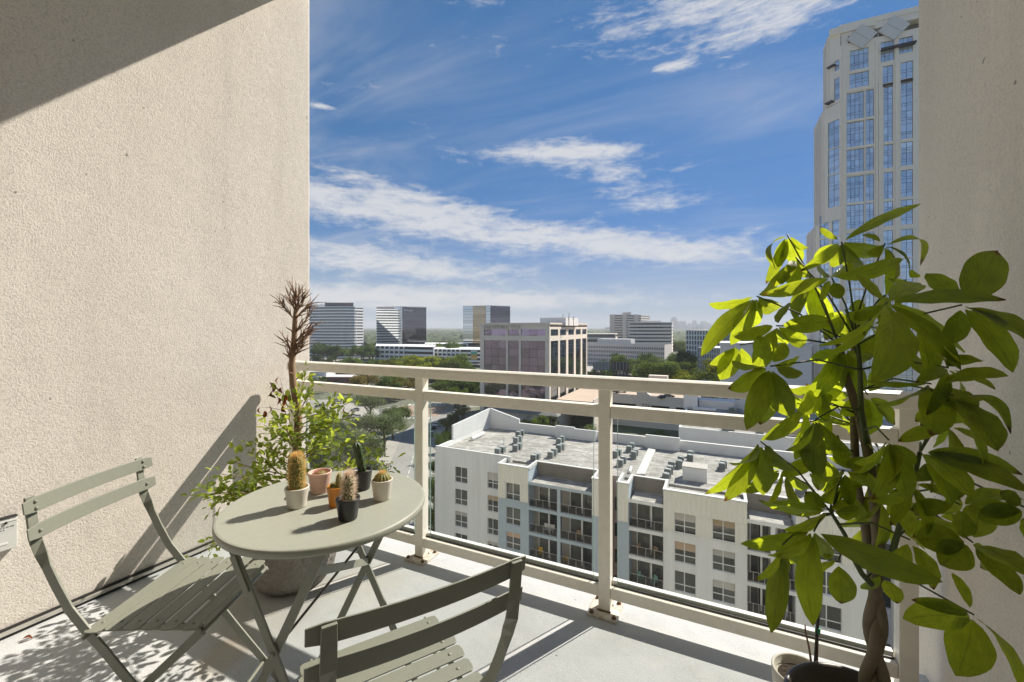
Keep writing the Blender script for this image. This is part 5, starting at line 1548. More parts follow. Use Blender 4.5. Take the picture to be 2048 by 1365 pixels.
# the woods beyond, one rolling canopy
wd = MB(); na, nr_ = 360, 90
a0, a1 = YAW - R(68), YAW + R(56)
vs = []
for j in range(nr_ + 1):
    rr = 760 * (11000 / 760.0) ** (j / nr_)
    for i in range(na + 1):
        a = a0 + (a1 - a0) * i / na
        x, y = -math.sin(a) * rr, math.cos(a) * rr
        q = Vector((x / 26.0, y / 26.0, 0))
        hh_ = 9 + 7 * abs(mnoise.noise(q)) * 2 + 5 * mnoise.noise(q * .23) + rnd.uniform(-1.5, 1.5)
        if mnoise.noise(Vector((x / 420.0, y / 420.0, 3.3))) > .33: hh_ = 1
        vs.append((x, y, GZ + max(hh_, .5)))
wd.add(vs, [(j * (na + 1) + i, (j + 1) * (na + 1) + i, (j + 1) * (na + 1) + i + 1, j * (na + 1) + i + 1) for j in range(nr_) for i in range(na)])
wo_ = wd.build('woodland', mat('woodland_canopy', (0.05, 0.075, 0.028), .95, var=[(.03, .8, (0.035, 0.055, 0.022)), (.009, .6, (0.09, 0.11, 0.04))]))
if wo_.data.polygons[0].normal.z < 0: wo_.data.flip_normals()
tag(wo_, 'far green woodland stretching to the horizon behind the offices', 'woodland', kind='stuff')

# ------------------------------------------------------------------ cars
def car_parts():
    prof = [(-2.2, .35), (-2.25, .75), (-2.0, .95), (-1.35, 1.0), (1.0, 1.0), (2.05, .85), (2.25, .6), (2.2, .3)]
    b = MB(); n = len(prof)
    b.add([(p[0], -.88, p[1]) for p in prof] + [(p[0], .88, p[1]) for p in prof], [tuple(range(n)), tuple(range(2 * n - 1, n - 1, -1))] + [(i, n + i, n + (i + 1) % n, (i + 1) % n) for i in range(n)])
    cab = [(-1.6, .998), (-1.15, 1.42), (.25, 1.46), (1.05, .998)]
    g = MB(); m = 4
    g.add([(p[0], -.80, p[1]) if i in (0, 3) else (p[0], -.66, p[1]) for i, p in enumerate(cab)] + [(p[0], .80, p[1]) if i in (0, 3) else (p[0], .66, p[1]) for i, p in enumerate(cab)],
          [tuple(range(m)), tuple(range(2 * m - 1, m - 1, -1))] + [(i, m + i, m + (i + 1) % m, (i + 1) % m) for i in range(m)])
    rf = MB().box(-1.12, .22, -.64, .64, 1.44, 1.475)
    wh = MB(); wh.tube([(0, -.11, 0), (0, .11, 0)], .33, 12)
    return b, g, rf, wh
cb, cg, crf, cw = car_parts()
M_carglass = mat('car_glass', (0.02, .022, .025), .08); M_tyre = mat('tyre', (0.015, .015, .015), .8)
cw_me = cw.mesh('wheel', M_tyre); cg_me = cg.mesh('windows', M_carglass)
CARS = {}
def car(px, py, z, rz, colname, c, label, group='cars on streets and decks'):
    p = on_z(px, py, z)
    t = thing('parked_car', label, 'car', (p.x, p.y, z + .07), rz, group)
    if colname not in CARS:
        m = mat('car_' + colname, c, .25, .3, coat=.5); CARS[colname] = (cb.mesh('body', m), crf.mesh('roof', m))
    link('body', CARS[colname][0], t); link('roof', CARS[colname][1], t); link('windows', cg_me, t)
    for (x, y) in ((-1.35, -.80), (1.4, -.80), (-1.35, .80), (1.4, .80)):
        w = link('wheel', cw_me, t); w.location = (x, y, .33)
DKC, WHC, SVC, RDC = ('dark', (0.02, .022, .03)), ('white', (0.70, .70, .70)), ('silver', (0.32, .33, .34)), ('red', (0.3, .02, .02))
car(1327, 798, GD, .6, *DKC, 'black car on the tan parking deck, beside another black car'); car(1337, 796, GD, .55, *DKC, 'second black car parked alongside on the tan parking deck')
car(1228, 786, GD, .0, *DKC, 'dark car on the tan parking deck behind the railing post'); car(1243, 785, GD, 0.0, *SVC, 'silver car on the tan parking deck beside the dark one')
car(1272, 757.5, GD, .1, *DKC, 'dark car at the far end of the tan deck'); car(1412, 766, GD, .1, *SVC, 'silver car near the trees behind the tan deck')
ca = math.atan2(SB[1] - SA[1], SB[0] - SA[0])
for (px, py, cc, lb) in ((772, 836, SVC, 'silver car waiting in the street by the crossing'), (868, 858, DKC, 'dark car parked beside the street below the apartment house'), (872, 853, SVC, 'silver car parked in the bay beside the dark one'), (882, 851, WHC, 'white car parked in the bay below the peaked parapet'), (893, 848, WHC, 'white car at the end of the parking bay'),
                          (862, 872, DKC, 'dark car near the gap beside the railing post'), (929, 813, DKC, 'dark car driving past the crossing towards the office'), (910, 826, SVC, 'silver car parked under trees past the crossing'), (862, 815, SVC, 'silver car by the brick crossing')):
    car(px, py, GZ, ca + rt.choice((0, PI)), *cc, lb)
fdir = math.atan2(FW[3][1] - FW[2][1], FW[3][0] - FW[2][0])
for i in range(26):
    px = rt.uniform(640, 960) if i < 18 else rt.uniform(1190, 1330)
    py = 718 + (px - 620) * .022 + rt.uniform(0, 9) if i < 18 else 738 + (px - 1190) * .085 + rt.uniform(-2, 5)
    car(px, py, GZ + 3.0, fdir + rt.choice((0, PI)), *(cc := rt.choice((WHC, WHC, SVC, DKC))), cc[0] + ' car driving on the freeway beyond the trees', 'cars on the freeway')
for i in range(12):
    px, py = rt.uniform(625, 725), rt.uniform(803, 838)
    car(px, py, GZ + .06, ca + PI / 2, *(cc := rt.choice((WHC, SVC, DKC))), cc[0] + ' car parked in the lot behind the leafy shrub', 'cars in the car park')

# ================================================================== BALCONY PLANTS
def leaf_mat(name, top, trans, tfac, rough=.38, vein=None):
    m = bpy.data.materials.new(name); m.use_nodes = True
    T = NT(m.node_tree); T.n.clear()
    out = T.new('ShaderNodeOutputMaterial'); b = T.new('ShaderNodeBsdfPrincipled'); t = T.new('ShaderNodeBsdfTranslucent')
    uv = T.new('ShaderNodeUVMap'); sp = T.new('ShaderNodeSeparateXYZ'); T.link(uv.outputs[0], sp.inputs[0])
    u, v = sp.outputs[0], sp.outputs[1]
    av = T.math('ABSOLUTE', T.math('SUBTRACT', v, .5))
    oi = T.new('ShaderNodeObjectInfo')
    ph = T.math('ADD', T.math('MULTIPLY', u, 13.0), T.math('MULTIPLY', av, -9.0))
    saw = T.math('ABSOLUTE', T.math('SUBTRACT', T.math('FRACT', ph), .5))
    side = T.maprange(saw, .0, .10, 1, 0, True)
    mid = T.maprange(av, .0, .035, 1, 0, True)
    vn = T.math('MAXIMUM', T.math('MULTIPLY', side, .5), mid)
    k = T.maprange(oi.outputs['Random'], 0, 1, .75, 1.3)
    nz = T.noise(uv.outputs[0], 5, 4, .6)
    kk = T.math('MULTIPLY', k, T.maprange(nz, .3, .7, .8, 1.2))
    def scaled(c):
        s_ = T.new('ShaderNodeVectorMath', operation='SCALE'); s_.inputs[0].default_value = c; T.link(kk, s_.inputs['Scale']); return s_.outputs[0]
    cT = T.mix(T.math('MULTIPLY', vn, .6), scaled(top), tuple(x * 4.0 for x in top))
    cR = T.mix(T.math('MULTIPLY', vn, .6), scaled(trans), tuple(x * .45 for x in trans))
    # browned tips on some leaves
    tip = T.math('MULTIPLY', T.maprange(T.math('ADD', u, T.math('MULTIPLY', T.math('SUBTRACT', nz, .5), .25)), .90, .97, 0, 1, True), T.maprange(T.math('FRACT', T.math('MULTIPLY', oi.outputs['Random'], 13.7)), .62, .66, 0, 1))
    cT = T.mix(tip, cT, (0.14, .07, .025)); cR = T.mix(tip, cR, (0.20, .09, .02))
    T.link(cT, b.inputs['Base Color']); b.inputs['Roughness'].default_value = rough; b.inputs['Specular IOR Level'].default_value = .45
    T.link(cR, t.inputs[0])
    bp = T.new('ShaderNodeBump'); bp.inputs['Strength'].default_value = .55; bp.inputs['Distance'].default_value = .006
    T.link(T.math('SUBTRACT', T.math('MULTIPLY', T.math('SQRT', saw), 1.4), mid), bp.inputs['Height']); T.link(bp.outputs[0], b.inputs['Normal'])
    mx = T.new('ShaderNodeMixShader'); mx.inputs[0].default_value = tfac
    T.link(b.outputs[0], mx.inputs[1]); T.link(t.outputs[0], mx.inputs[2]); T.link(mx.outputs[0], out.inputs[0])
    return m
M_leaf = leaf_mat('money_tree_leaf', (0.024, 0.045, 0.011), (0.66, 0.77, 0.030), .43, .40)
M_petiole = mat('petiole', (0.07, .10, .025), .5)
M_mbark = mat('money_tree_bark', (0.19, .15, .105), .85, var=[(30, .5, (0.12, .10, .06)), (9, .4, (0.16, .15, .08))], bump=[((30, 30, 120), .3, .004), (60, .4, .003)])
def leaf_mesh(Bp, Tp, w, N, droop, fold=.18, nu=12, curl=0.0, shape=.62):
    """one leaflet from base Bp to tip Tp; widest past the middle, folded along its midrib"""
    ax = Tp - Bp; L = ax.length; t = ax.normalized()
    N = (N - t * N.dot(t)); N = N.normalized() if N.length > 1e-5 else t.orthogonal().normalized()
    s = t.cross(N)
    vs = []; fs = []; uvs = []
    nv = 4
    for i in range(nu + 1):
        u = i / nu
        c = Bp + ax * u + N * (droop * L * 4 * u * (1 - u)) 
        c = c + N * (-curl * L * max(0.0, u - .55) ** 2 * 4)
        prof = (math.sin(PI * min(1, u ** shape)) if False else (u ** .85) * ((1 - u) ** .80) * 3.12)
        ww = w / 2 * max(0.0, prof) + .0008
        for j in range(nv + 1):
            v = j / nv - .5
            wav = math.sin(u * 19 + j * 1.3) * .012 * w * 4 * abs(v)
            vs.append(c + s * (2 * v * ww) + N * (abs(2 * v) * ww * fold + wav)); uvs.append((u, j / nv))
    for i in range(nu):
        for j in range(nv):
            a = i * (nv + 1) + j; fs.append((a, a + 1, a + nv + 2, a + nv + 1))
    me = bpy.data.meshes.new('leaflet'); me.from_pydata([tuple(v) for v in vs], [], fs)
    ul = me.uv_layers.new(name='UVMap')
    for p in me.polygons:
        p.use_smooth = True
        for li in p.loop_indices: ul.data[li].uv = uvs[me.loops[li].vertex_index]
    return me
rp = random.Random(23)
DEP = 1.10
mt = thing('money_tree', 'braided money tree with broad hand-shaped leaves in dark pot before the shaded wall', 'potted plant', P(1745, 1365, DEP).xy.to_3d())
MT0 = Vector(mt.location)
# braided trunk and stems
pb0 = P(1748, 1345, DEP); pb0.z = .22
pt0 = P(1752, 1160, DEP)
for k in range(3):
    pts = []; rr = []
    for i in range(27):
        f = i / 26.0; c = pb0.lerp(pt0, f); a = f * 5.6 + k * 2 * PI / 3
        am = .020 * (1 - f ** 2.2 * .75)
        pts.append(c + RV * (am * math.sin(a)) + DV * (am * .75 * math.sin(2 * a)) - MT0); rr.append(.0152 - .003 * f)
    MB().tube(pts, rr, 12).build('braided_stem', M_mbark, mt, smooth=True)
stems = [[(1752, 1175, 0), (1757, 1080, 0), (1748, 980, .01), (1735, 900, .02), (1718, 830, .02), (1696, 765, .03), (1678, 690, .03)],
         [(1748, 1170, .02), (1732, 1060, .03), (1712, 960, .04), (1708, 850, .05), (1709, 700, .06), (1703, 670, .06)],
         [(1742, 1168, -.02), (1724, 1148, -.03), (1707, 1118, -.04), (1690, 1070, -.05), (1664, 1028, -.05)],
         [(1762, 1150, .0), (1785, 1105, -.02), (1800, 1050, -.03), (1822, 985, -.04), (1840, 905, -.05)],
         [(1735, 900, .02), (1722, 820, -.01), (1720, 740, -.02), (1716, 690, -.02)]]
STP = []
for i, st_ in enumerate(stems):
    pts = [P(a, b, DEP + c) for a, b, c in st_]
    r0 = (.0155, .0125, .0075, .0085, .008)[i]
    n = len(pts)
    MB().tube([p - MT0 for p in pts], [r0 * (1 - .45 * j / (n - 1)) for j in range(n)], 10).build('stem', M_mbark if i < 2 else M_petiole, mt, smooth=True)
    for j in range(n - 1):
        for f in (0, .5): STP.append(pts[j].lerp(pts[j + 1], f))
    STP.append(pts[-1])
# compound leaves: hub (px, py, depth shift) and leaflets (tip px, tip py, width px, depth shift of tip, droop)
LV = [
 ((1683, 484, -.02), [(1841, 408, 34, -.02, .05), (1606, 541, 26, -.05, .16), (1640, 456, 16, .03, .1), (1628, 528, 40, .06, .0), (1668, 535, 34, .05, .02), (1765, 505, 46, .08, .04), (1720, 540, 40, .10, .05)]),
 ((1574, 469, .0), [(1541, 532, 24, -.05, .2), (1556, 535, 30, .02, .04), (1597, 530, 42, .04, .02), (1617, 500, 16, .0, .22), (1532, 568, 30, .05, .05)]),
 ((1592, 515, -.04), [(1566, 565, 22, -.06, .2), (1583, 572, 36, .0, .06), (1620, 556, 26, .03, .05), (1535, 575, 30, .03, .12)]),
 ((1664, 557, -.06), [(1526, 590, 36, -.10, .03), (1806, 520, 46, -.02, .04), (1628, 522, 44, .03, .02), (1700, 525, 40, .05, .04), (1680, 598, 30, -.08, -.05), (1640, 600, 30, -.09, -.06)]),
 ((1770, 487, .0), [(1857, 512, 30, .02, .25), (1738, 512, 28, -.03, -.2), (1818, 548, 30, .0, .12), (1790, 560, 40, .05, .05), (1772, 592, 34, .03, .04), (1724, 470, 20, .04, .1)]),
 ((1812, 560, .03), [(1795, 610, 30, -.02, .2), (1830, 585, 34, .0, .15), (1775, 560, 24, -.02, -.1), (1835, 545, 26, .03, .2)]),
 ((1514, 593, -.04), [(1418, 608, 50, -.08, .04), (1402, 713, 50, -.06, .04), (1556, 556, 38, .04, .03), (1552, 622, 46, .03, .05), (1505, 655, 34, .05, .06), (1462, 690, 40, .05, .05)]),
 ((1553, 652, -.10), [(1465, 672, 38, -.14, .05), (1662, 642, 42, -.14, .05), (1512, 740, 46, -.05, .06), (1578, 606, 40, -.05, .03), (1566, 690, 38, -.03, .05), (1610, 690, 36, -.02, .05)]),
 ((1620, 560, .05), [(1590, 640, 40, .05, .1), (1640, 650, 44, .08, .05), (1600, 600, 34, .1, .05), (1665, 640, 44, .1, .04)]),
 ((1541, 733, -.14), [(1464, 722, 42, -.18, .05), (1516, 672, 40, -.12, .03), (1606, 748, 36, -.18, .05), (1456, 778, 50, -.15, .05), (1493, 860, 46, -.19, .10), (1520, 850, 54, -.10, .05), (1582, 835, 62, -.16, .08), (1572, 688, 34, -.14, .03), (1600, 712, 34, -.1, .05)]),
 ((1480, 690, .02), [(1440, 760, 50, .03, .05), (1420, 730, 34, .06, .06), (1500, 740, 34, .05, .06)]),
 ((1522, 884, -.12), [(1410, 989, 46, -.13, .05), (1449, 1003, 42, -.12, .04), (1526, 991, 46, -.13, .04), (1588, 944, 44, -.14, .08), (1605, 827, 46, -.08, .04), (1458, 926, 36, -.17, .12)]),
 ((1631, 839, -.06), [(1571, 902, 26, -.12, .10), (1633, 955, 66, -.04, .05), (1625, 904, 26, -.16, .10), (1703, 912, 30, -.02, .06), (1590, 920, 30, .03, .05)]),
 ((1775, 605, -.16), [(1712, 552, 34, -.08, -.03), (1636, 692, 30, -.20, .08), (1745, 764, 100, -.26, .10), (2012, 600, 56, -.26, .04), (1922, 740, 44, -.25, .06), (1840, 568, 50, -.06, .02), (1700, 640, 30, -.08, .03), (1930, 705, 70, -.14, .03)]),
 ((1924, 610, -.20), [(1996, 502, 78, -.15, .03), (1852, 547, 54, -.15, .03), (2075, 690, 66, -.32, .04), (2026, 745, 60, -.28, .06), (2008, 655, 50, -.3, .03), (1900, 690, 44, -.18, .04)]),
 ((1862, 768, -.18), [(1734, 762, 26, -.24, .03), (1752, 810, 52, -.24, .05), (1862, 872, 66, -.26, .06), (1945, 835, 66, -.26, .05), (1838, 664, 56, -.13, .03), (2016, 752, 52, -.31, .06), (1800, 700, 44, -.08, .05)]),
 ((1905, 790, -.24), [(1995, 902, 74, -.32, .05), (2030, 850, 30, -.33, .25), (1970, 940, 40, -.28, .05), (1870, 840, 44, -.18, .05)]),
 ((1777, 880, -.18), [(1708, 926, 40, -.22, .06), (1772, 968, 50, -.26, .12), (1812, 1002, 44, -.24, .1), (1745, 1000, 46, -.24, .12), (1710, 950, 26, -.14, .05), (1830, 930, 36, -.2, .05)]),
 ((1842, 900, -.20), [(2060, 985, 46, -.34, .05), (1942, 995, 56, -.30, .05), (1905, 1010, 56, -.24, .05), (1860, 985, 44, -.16, .05), (2045, 950, 40, -.3, .1)]),
 ((1628, 1063, -.16), [(1886, 1165, 64, -.30, .06), (1535, 1112, 40, -.22, .08), (1626, 1252, 60, -.22, -.10), (1482, 1088, 46, -.12, .05), (1570, 1125, 40, -.1, .06), (1650, 1110, 44, -.06, .04)]),
 ((1660, 1024, -.10), [(1516, 1000, 34, -.12, .06), (1610, 985, 44, -.06, .03), (1568, 1060, 40, -.16, .08), (1545, 1005, 44, -.04, .04), (1700, 990, 46, -.06, .05), (1690, 960, 40, .0, .04), (1720, 1020, 44, -.1, .05)]),
 ((1565, 1090, -.18), [(1542, 1266, 44, -.20, -.08), (1510, 1160, 24, -.24, .12), (1560, 1150, 30, -.14, .1)]),
 ((1677, 1122, -.10), [(1617, 1136, 40, -.14, .04), (1682, 1208, 56, -.12, .05), (1640, 1095, 36, -.06, .04)]),
 ((1948, 1230, -.26), [(1806, 1238, 52, -.28, .04), (1823, 1200, 24, -.26, .06), (1904, 1146, 22, -.22, .08), (1912, 1352, 70, -.32, .06), (2040, 1375, 36, -.40, .08)]),
 ((1945, 1085, -.26), [(1832, 1078, 60, -.22, .04), (1838, 1030, 46, -.16, .04), (1962, 1010, 50, -.22, .04), (2040, 1190, 44, -.36, .05), (1880, 1130, 56, -.26, .06), (2050, 1150, 60, -.36, .05), (1960, 1135, 40, -.2, .06)]),
 ((1920, 1010, -.24), [(1822, 1020, 36, -.18, .04), (1925, 1075, 56, -.26, .05), (1850, 975, 44, -.14, .04), (1895, 960, 36, -.2, .04), (2050, 1000, 40, -.36, .08)]),
 ((2060, 1020, -.36), [(1935, 1020, 34, -.33, .04), (1955, 1038, 36, -.34, .05), (2000, 985, 30, -.34, .03), (2060, 1090, 44, -.38, .05)]),
 ((1820, 1080, -.18), [(1868, 1180, 54, -.22, .05), (1780, 1150, 40, -.16, .05), (1890, 1110, 50, -.24, .05), (1800, 1010, 40, -.1, .04)]),
 ((1765, 1150, -.05), [(1795, 1208, 44, -.10, .05), (1722, 1178, 26, .02, .04)]),
 ((1690, 700, .0), [(1640, 760, 50, .02, .05), (1720, 790, 50, .04, .05), (1660, 800, 46, .08, .05), (1740, 720, 46, .05, .05), (1620, 720, 40, .04, .05), (1610, 800, 54, .02, .06)]),
 ((1735, 790, .05), [(1680, 830, 46, .03, .06), (1740, 870, 54, .06, .06), (1790, 850, 62, .04, .05), (1760, 740, 40, .08, .04), (1700, 870, 40, .1, .05)]),
 ((1640, 770, .03), [(1595, 830, 50, .0, .06), (1650, 845, 44, .04, .05), (1580, 780, 44, .05, .05), (1690, 800, 46, .06, .05)]),
 ((1690, 620, .04), [(1650, 680, 40, .06, .05), (1700, 690, 44, .07, .05), (1740, 660, 44, .09, .05), (1730, 610, 36, .06, .04), (1660, 640, 40, .1, .05)]),
 ((1760, 660, .02), [(1720, 720, 50, .05, .05), (1790, 720, 46, .05, .05), (1800, 650, 40, .08, .04), (1770, 590, 36, .1, .04)]),
 ((1690, 975, -.02), [(1640, 1000, 40, -.04, .05), (1660, 940, 50, .04, .04), (1720, 960, 36, .05, .05), (1735, 1050, 40, -.04, .06), (1625, 960, 44, .04, .05)]),
]
for i in range(17):
    hx, hy_ = rp.uniform(1560, 1900), rp.uniform(500, 1060)
    if hx > 1800 and hy_ < 560: continue
    dz_ = rp.uniform(-.10, .16) - max(0, hx - 1780) * .0012
    n_ = rp.randint(5, 7); a0_ = rp.uniform(0, 6.28); fan = []
    for q in range(n_):
        a_ = a0_ + q * 2 * PI / n_ + rp.uniform(-.25, .25); l_ = rp.uniform(55, 110)
        fan.append((hx + math.cos(a_) * l_, hy_ + math.sin(a_) * l_ * .8 + 22, rp.uniform(24, 38), dz_ + rp.uniform(-.09, .06), rp.uniform(.02, .12)))
    LV.append(((hx, hy_, dz_), fan))
nleaf = 0
for hub, lfs in LV:
    hp = P(hub[0], hub[1], DEP + hub[2])
    hp.x = min(hp.x, RWX - .03)
    # petiole from the nearest stem below
    cand = sorted(STP, key=lambda q: (q - hp).length + (0.5 * max(0, q.z - hp.z + .02)))[0]
    midp = cand.lerp(hp, .5) + Vector((0, 0, .02))
    tips = []
    for (tx_, ty_, w_, dd, dr) in lfs:
        tp_ = P(tx_, ty_, DEP + dd)
        if tp_.x > RWX - .015: tp_ = tp_ - RV * 0; tp_.x = RWX - .015
        tips.append((tp_, w_, dr))
    lf = MB(); lf.tube([cand - MT0, midp - MT0, hp - MT0], [.0026, .0021, .0018], 7)
    lo = lf.build('compound_leaf', M_petiole, mt, smooth=True)
    cen = sum((t_[0] for t_ in tips), Vector()) / len(tips)
    for (tp_, w_, dr) in tips:
        ax = (tp_ - hp)
        # leaf blades look up, outward and roughly towards the light
        mid_p = hp.lerp(tp_, .5)
        if mid_p.x < .36:
            N = -SUN * rp.uniform(.6, 1.0) - DV * rp.uniform(.0, .6) + Vector((rp.uniform(-.3, .3), rp.uniform(-.3, .3), rp.uniform(-.2, .5)))
        else:
            N = Vector((0, 0, 1)) * .55 - DV * rp.uniform(.35, .8) + RV * rp.uniform(-.25, .25)
        wm = w_ / F * DEP * .76
        me = leaf_mesh(hp + ax.normalized() * .012, tp_, wm, N, dr + rp.uniform(-.02, .03), rp.uniform(.10, .30), 12, max(0, dr - .12) * 2.2)
        me.materials.append(M_leaf)
        o = link('leaflet', me, lo); o.location = -MT0
        nleaf += 1
# dark pot
pc = P(1722, 1365, 1.06); pc.z = 0
mp = MB(); mp.lathe([(.105, .0), (.118, .01), (.150, .22), (.158, .315), (.163, .325), (.163, .338), (.156, .342), (.148, .335), (.144, .30), (0, .295)], 48)
pot = mp.build('pot', mat('dark_pot_glaze', (0.075, .062, .055), .35, var=[(20, .3, (0.11, .09, .08))]), mt, smooth=True); pot.location = pc - MT0
sb_ = MB(); sb_.lathe([(.1435, .296), (.10, .304), (.05, .31), (0, .312)], 32); s_ = sb_.build('soil', mat('potting_soil', (0.05, .032, .02), .95, bump=[(90, .9, .02)]), mt); s_.location = pc - MT0
# small pale pot with dead sticks
sp = P(1602, 1345, 1.33); sp.z = 0
sw = thing('stick_pot', 'small cream pot with two bare dead sticks behind the dark pot', 'potted plant', sp)
MB().lathe([(.058, 0), (.064, .006), (.078, .19), (.080, .222), (.076, .225), (.071, .220), (.069, .20), (0, .198)], 40).build('pot', mat('cream_pot', (0.56, .53, .46), .55), sw, smooth=True)
MB().lathe([(.0685, .199), (.04, .203), (0, .206)], 24).build('soil', MATS['potting_soil'], sw)
M_stick = mat('dead_stick', (0.20, .12, .08), .8, bump=[(120, .4, .002)])
def pxs(l, d): return [P(a, b, d) - sp for a, b in l]
MB().tube(pxs([(1632, 1330), (1634, 1265), (1636, 1240), (1640, 1210), (1637, 1180), (1646, 1176)], 1.33), [.0055, .005, .0045, .004, .0032, .002], 8).build('stick', M_stick, sw, smooth=True)
MB().tube(pxs([(1623, 1330), (1618, 1295), (1611, 1265), (1610, 1250)], 1.33), [.0035, .003, .0025, .002], 7).build('stick', M_stick, sw, smooth=True)
MB().tube(pxs([(1629, 1335), (1636, 1234)], 1.325), .0035, 8).build('stake', M_dark, sw)
MB().tube(pxs([(1635, 1266), (1636, 1256)], 1.3275), .0075, 10).build('tie', mat('green_tie', (0.01, .30, .12), .4), sw)

# ------------------------------------------------------------------ shrub in the stone planter
SD = 2.20
shp = P(588, 1100, SD); shp.z = 0
sh = thing('potted_shrub', 'half-dead shrub with bare brushy trunk and leafy skirt in stone planter', 'potted plant', shp)
SH0 = Vector(shp)
st_m = mat('rough_stone', (0.27, .245, .215), .95, var=[(14, .7, (0.36, .33, .29)), (55, .6, (0.15, .135, .115)), (3, .4, (0.23, .21, .185))], bump=[(45, .8, .02), (9, .5, .05), (160, .5, .006)])
po = MB(); po.lathe([(.12, .0), (.165, .012), (.195, .06), (.215, .15), (.225, .25), (.228, .33), (.222, .36), (.205, .365), (.19, .35), (.185, .31), (0, .305)], 48).build('planter', st_m, sh, smooth=True)
MB().lathe([(.184, .306), (.1, .32), (0, .33)], 24).build('soil', MATS['potting_soil'], sh)
M_trunk = mat('shrub_bark', (0.28, .175, .10), .8, var=[(40, .6, (0.19, .12, .07)), (12, .4, (0.36, .25, .15))], bump=[((60, 60, 15), .4, .004)])
M_twig = mat('shrub_twig', (0.22, .13, .08), .8)
tk = [(589, 1010), (591, 925), (593, 890), (596, 850), (597, 820), (591, 795), (586, 765), (583, 730), (587, 700), (589, 665), (590, 640), (592, 618)]
tpts = [P(a, b, SD) - SH0 for a, b in tk]; tpts[0].z = .31
MB().tube(tpts, [.019, .0185, .018, .0185, .018, .017, .0165, .016, .0145, .013, .012, .010], 12).build('trunk', M_trunk, sh, smooth=True)
rs = random.Random(8)
def twig(pa, pb, d0, d1, r0, name='twig', m=M_twig, bend=.06):
    a, b = P(*pa, d0) - SH0, P(*pb, d1) - SH0
    mid_ = a.lerp(b, .5) + Vector((rs.uniform(-1, 1), rs.uniform(-1, 1), rs.uniform(-.4, 1))) * (b - a).length * bend
    MB().tube([a, a.lerp(mid_, .6) * .5 + mid_ * .5, mid_, b], [r0, r0 * .85, r0 * .75, r0 * .4], 6).build(name, m, sh, smooth=True)
    return a, mid_, b
# bare crown
forks = [((591, 625), (576, 588)), ((592, 622), (598, 582)), ((592, 620), (588, 580)), ((592, 625), (612, 590)), ((590, 640), (560, 604)), ((590, 640), (622, 606)), ((588, 670), (622, 628)), ((588, 668), (572, 655)), ((588, 690), (616, 655)), ((588, 695), (630, 650)), ((587, 705), (612, 672)), ((586, 712), (621, 695)), ((586, 720), (606, 690)), ((587, 690), (572, 676)), ((586, 708), (573, 682)), ((585, 735), (578, 712)), ((588, 765), (600, 752)), ((586, 750), (577, 746))]
for (a, b) in forks:
    A, Mi, Bq = twig(a, b, SD, SD + rs.uniform(-.08, .08), .0045)
    L = (b[1] - a[1])
    if abs(a[1] - b[1]) > 22:
        for q in range(14):
            f = rs.uniform(.15, 1.0)
            p0 = (a[0] + (b[0] - a[0]) * f, a[1] + (b[1] - a[1]) * f)
            ang_ = math.atan2(-(b[1] - a[1]), b[0] - a[0]) + rs.uniform(-.75, .75)
            l_ = rs.uniform(14, 34)
            twig(p0, (p0[0] + math.cos(ang_) * l_, p0[1] - math.sin(ang_) * l_), SD + rs.uniform(-.03, .03), SD + rs.uniform(-.1, .1), .0026)
# leafy skirt
M_sleaf = leaf_mat('shrub_leaf', (0.13, 0.20, 0.035), (0.62, 0.72, 0.08), .48, .42)
M_dead = leaf_mat('dead_leaf', (0.17, .05, .02), (0.30, .08, .02), .35, .6)
protos = []
for i in range(5):
    me = leaf_mesh(Vector((0, 0, 0)), Vector((1, 0, 0)), rs.uniform(.42, .56), Vector((0, 0, 1)), rs.uniform(-.06, .1), rs.uniform(.15, .4), 5, rs.uniform(0, .3)); me.materials.append(M_sleaf); protos.append(me)
dproto = leaf_mesh(Vector((0, 0, 0)), Vector((1, 0, 0)), .5, Vector((0, 0, 1)), .12, .6, 6, .5); dproto.materials.append(M_dead)
leaves = []
ends = [(612, 745), (700, 805), (706, 835), (628, 790), (562, 800), (528, 850), (500, 885), (470, 925), (440, 948), (408, 975), (388, 990), (420, 1008), (540, 900), (520, 955), (645, 815), (662, 855), (680, 885), (722, 880), (748, 915), (778, 928), (645, 930), (605, 950), (560, 985), (500, 985), (465, 1000), (625, 850), (572, 850), (552, 935), (702, 930), (400, 1108), (432, 1095), (545, 830), (600, 800), (660, 830), (690, 870), (610, 900), (530, 980), (480, 960), (645, 880), (580, 930), (450, 985), (515, 905), (585, 880), (670, 920), (555, 870)]
for e in ends:
    b0 = (592 + rs.uniform(-4, 4), min(1000, max(830, e[1] + rs.uniform(10, 70))))
    if e[1] > 1050: b0 = (540, 1010)
    dd = SD + rs.uniform(-.28, .22)
    if e[0] < 480: dd = SD + rs.uniform(-.12, .12)
    A, Mi, Bq = twig(b0, e, SD + rs.uniform(-.02, .02), dd, .0032, bend=.10)
    L = (Bq - A).length
    n = int(14 + L * 46)
    for i in range(n):
        f = 1 - (i / n) * .72
        base = A.lerp(Mi, f * 2) if f < .5 else Mi.lerp(Bq, f * 2 - 1)
        tw = (Bq - A).normalized()
        d = (tw * rs.uniform(.1, .9) + Vector((rs.gauss(0, .7), rs.gauss(0, .7), rs.gauss(.15, .6)))).normalized()
        off = d * rs.uniform(.0, .075)
        leaves.append((base + off, d, rs.uniform(.028, .048)))
        if off.length > .03 and rs.random() < .4:
            leaves.append((base + off * .5, (d + Vector((rs.gauss(0, .6), rs.gauss(0, .6), rs.gauss(0, .6)))).normalized(), rs.uniform(.025, .04)))
rs.shuffle(leaves)
leaves.sort(key=lambda q: -(q[2] / (q[0] + SH0).dot(DV)) )
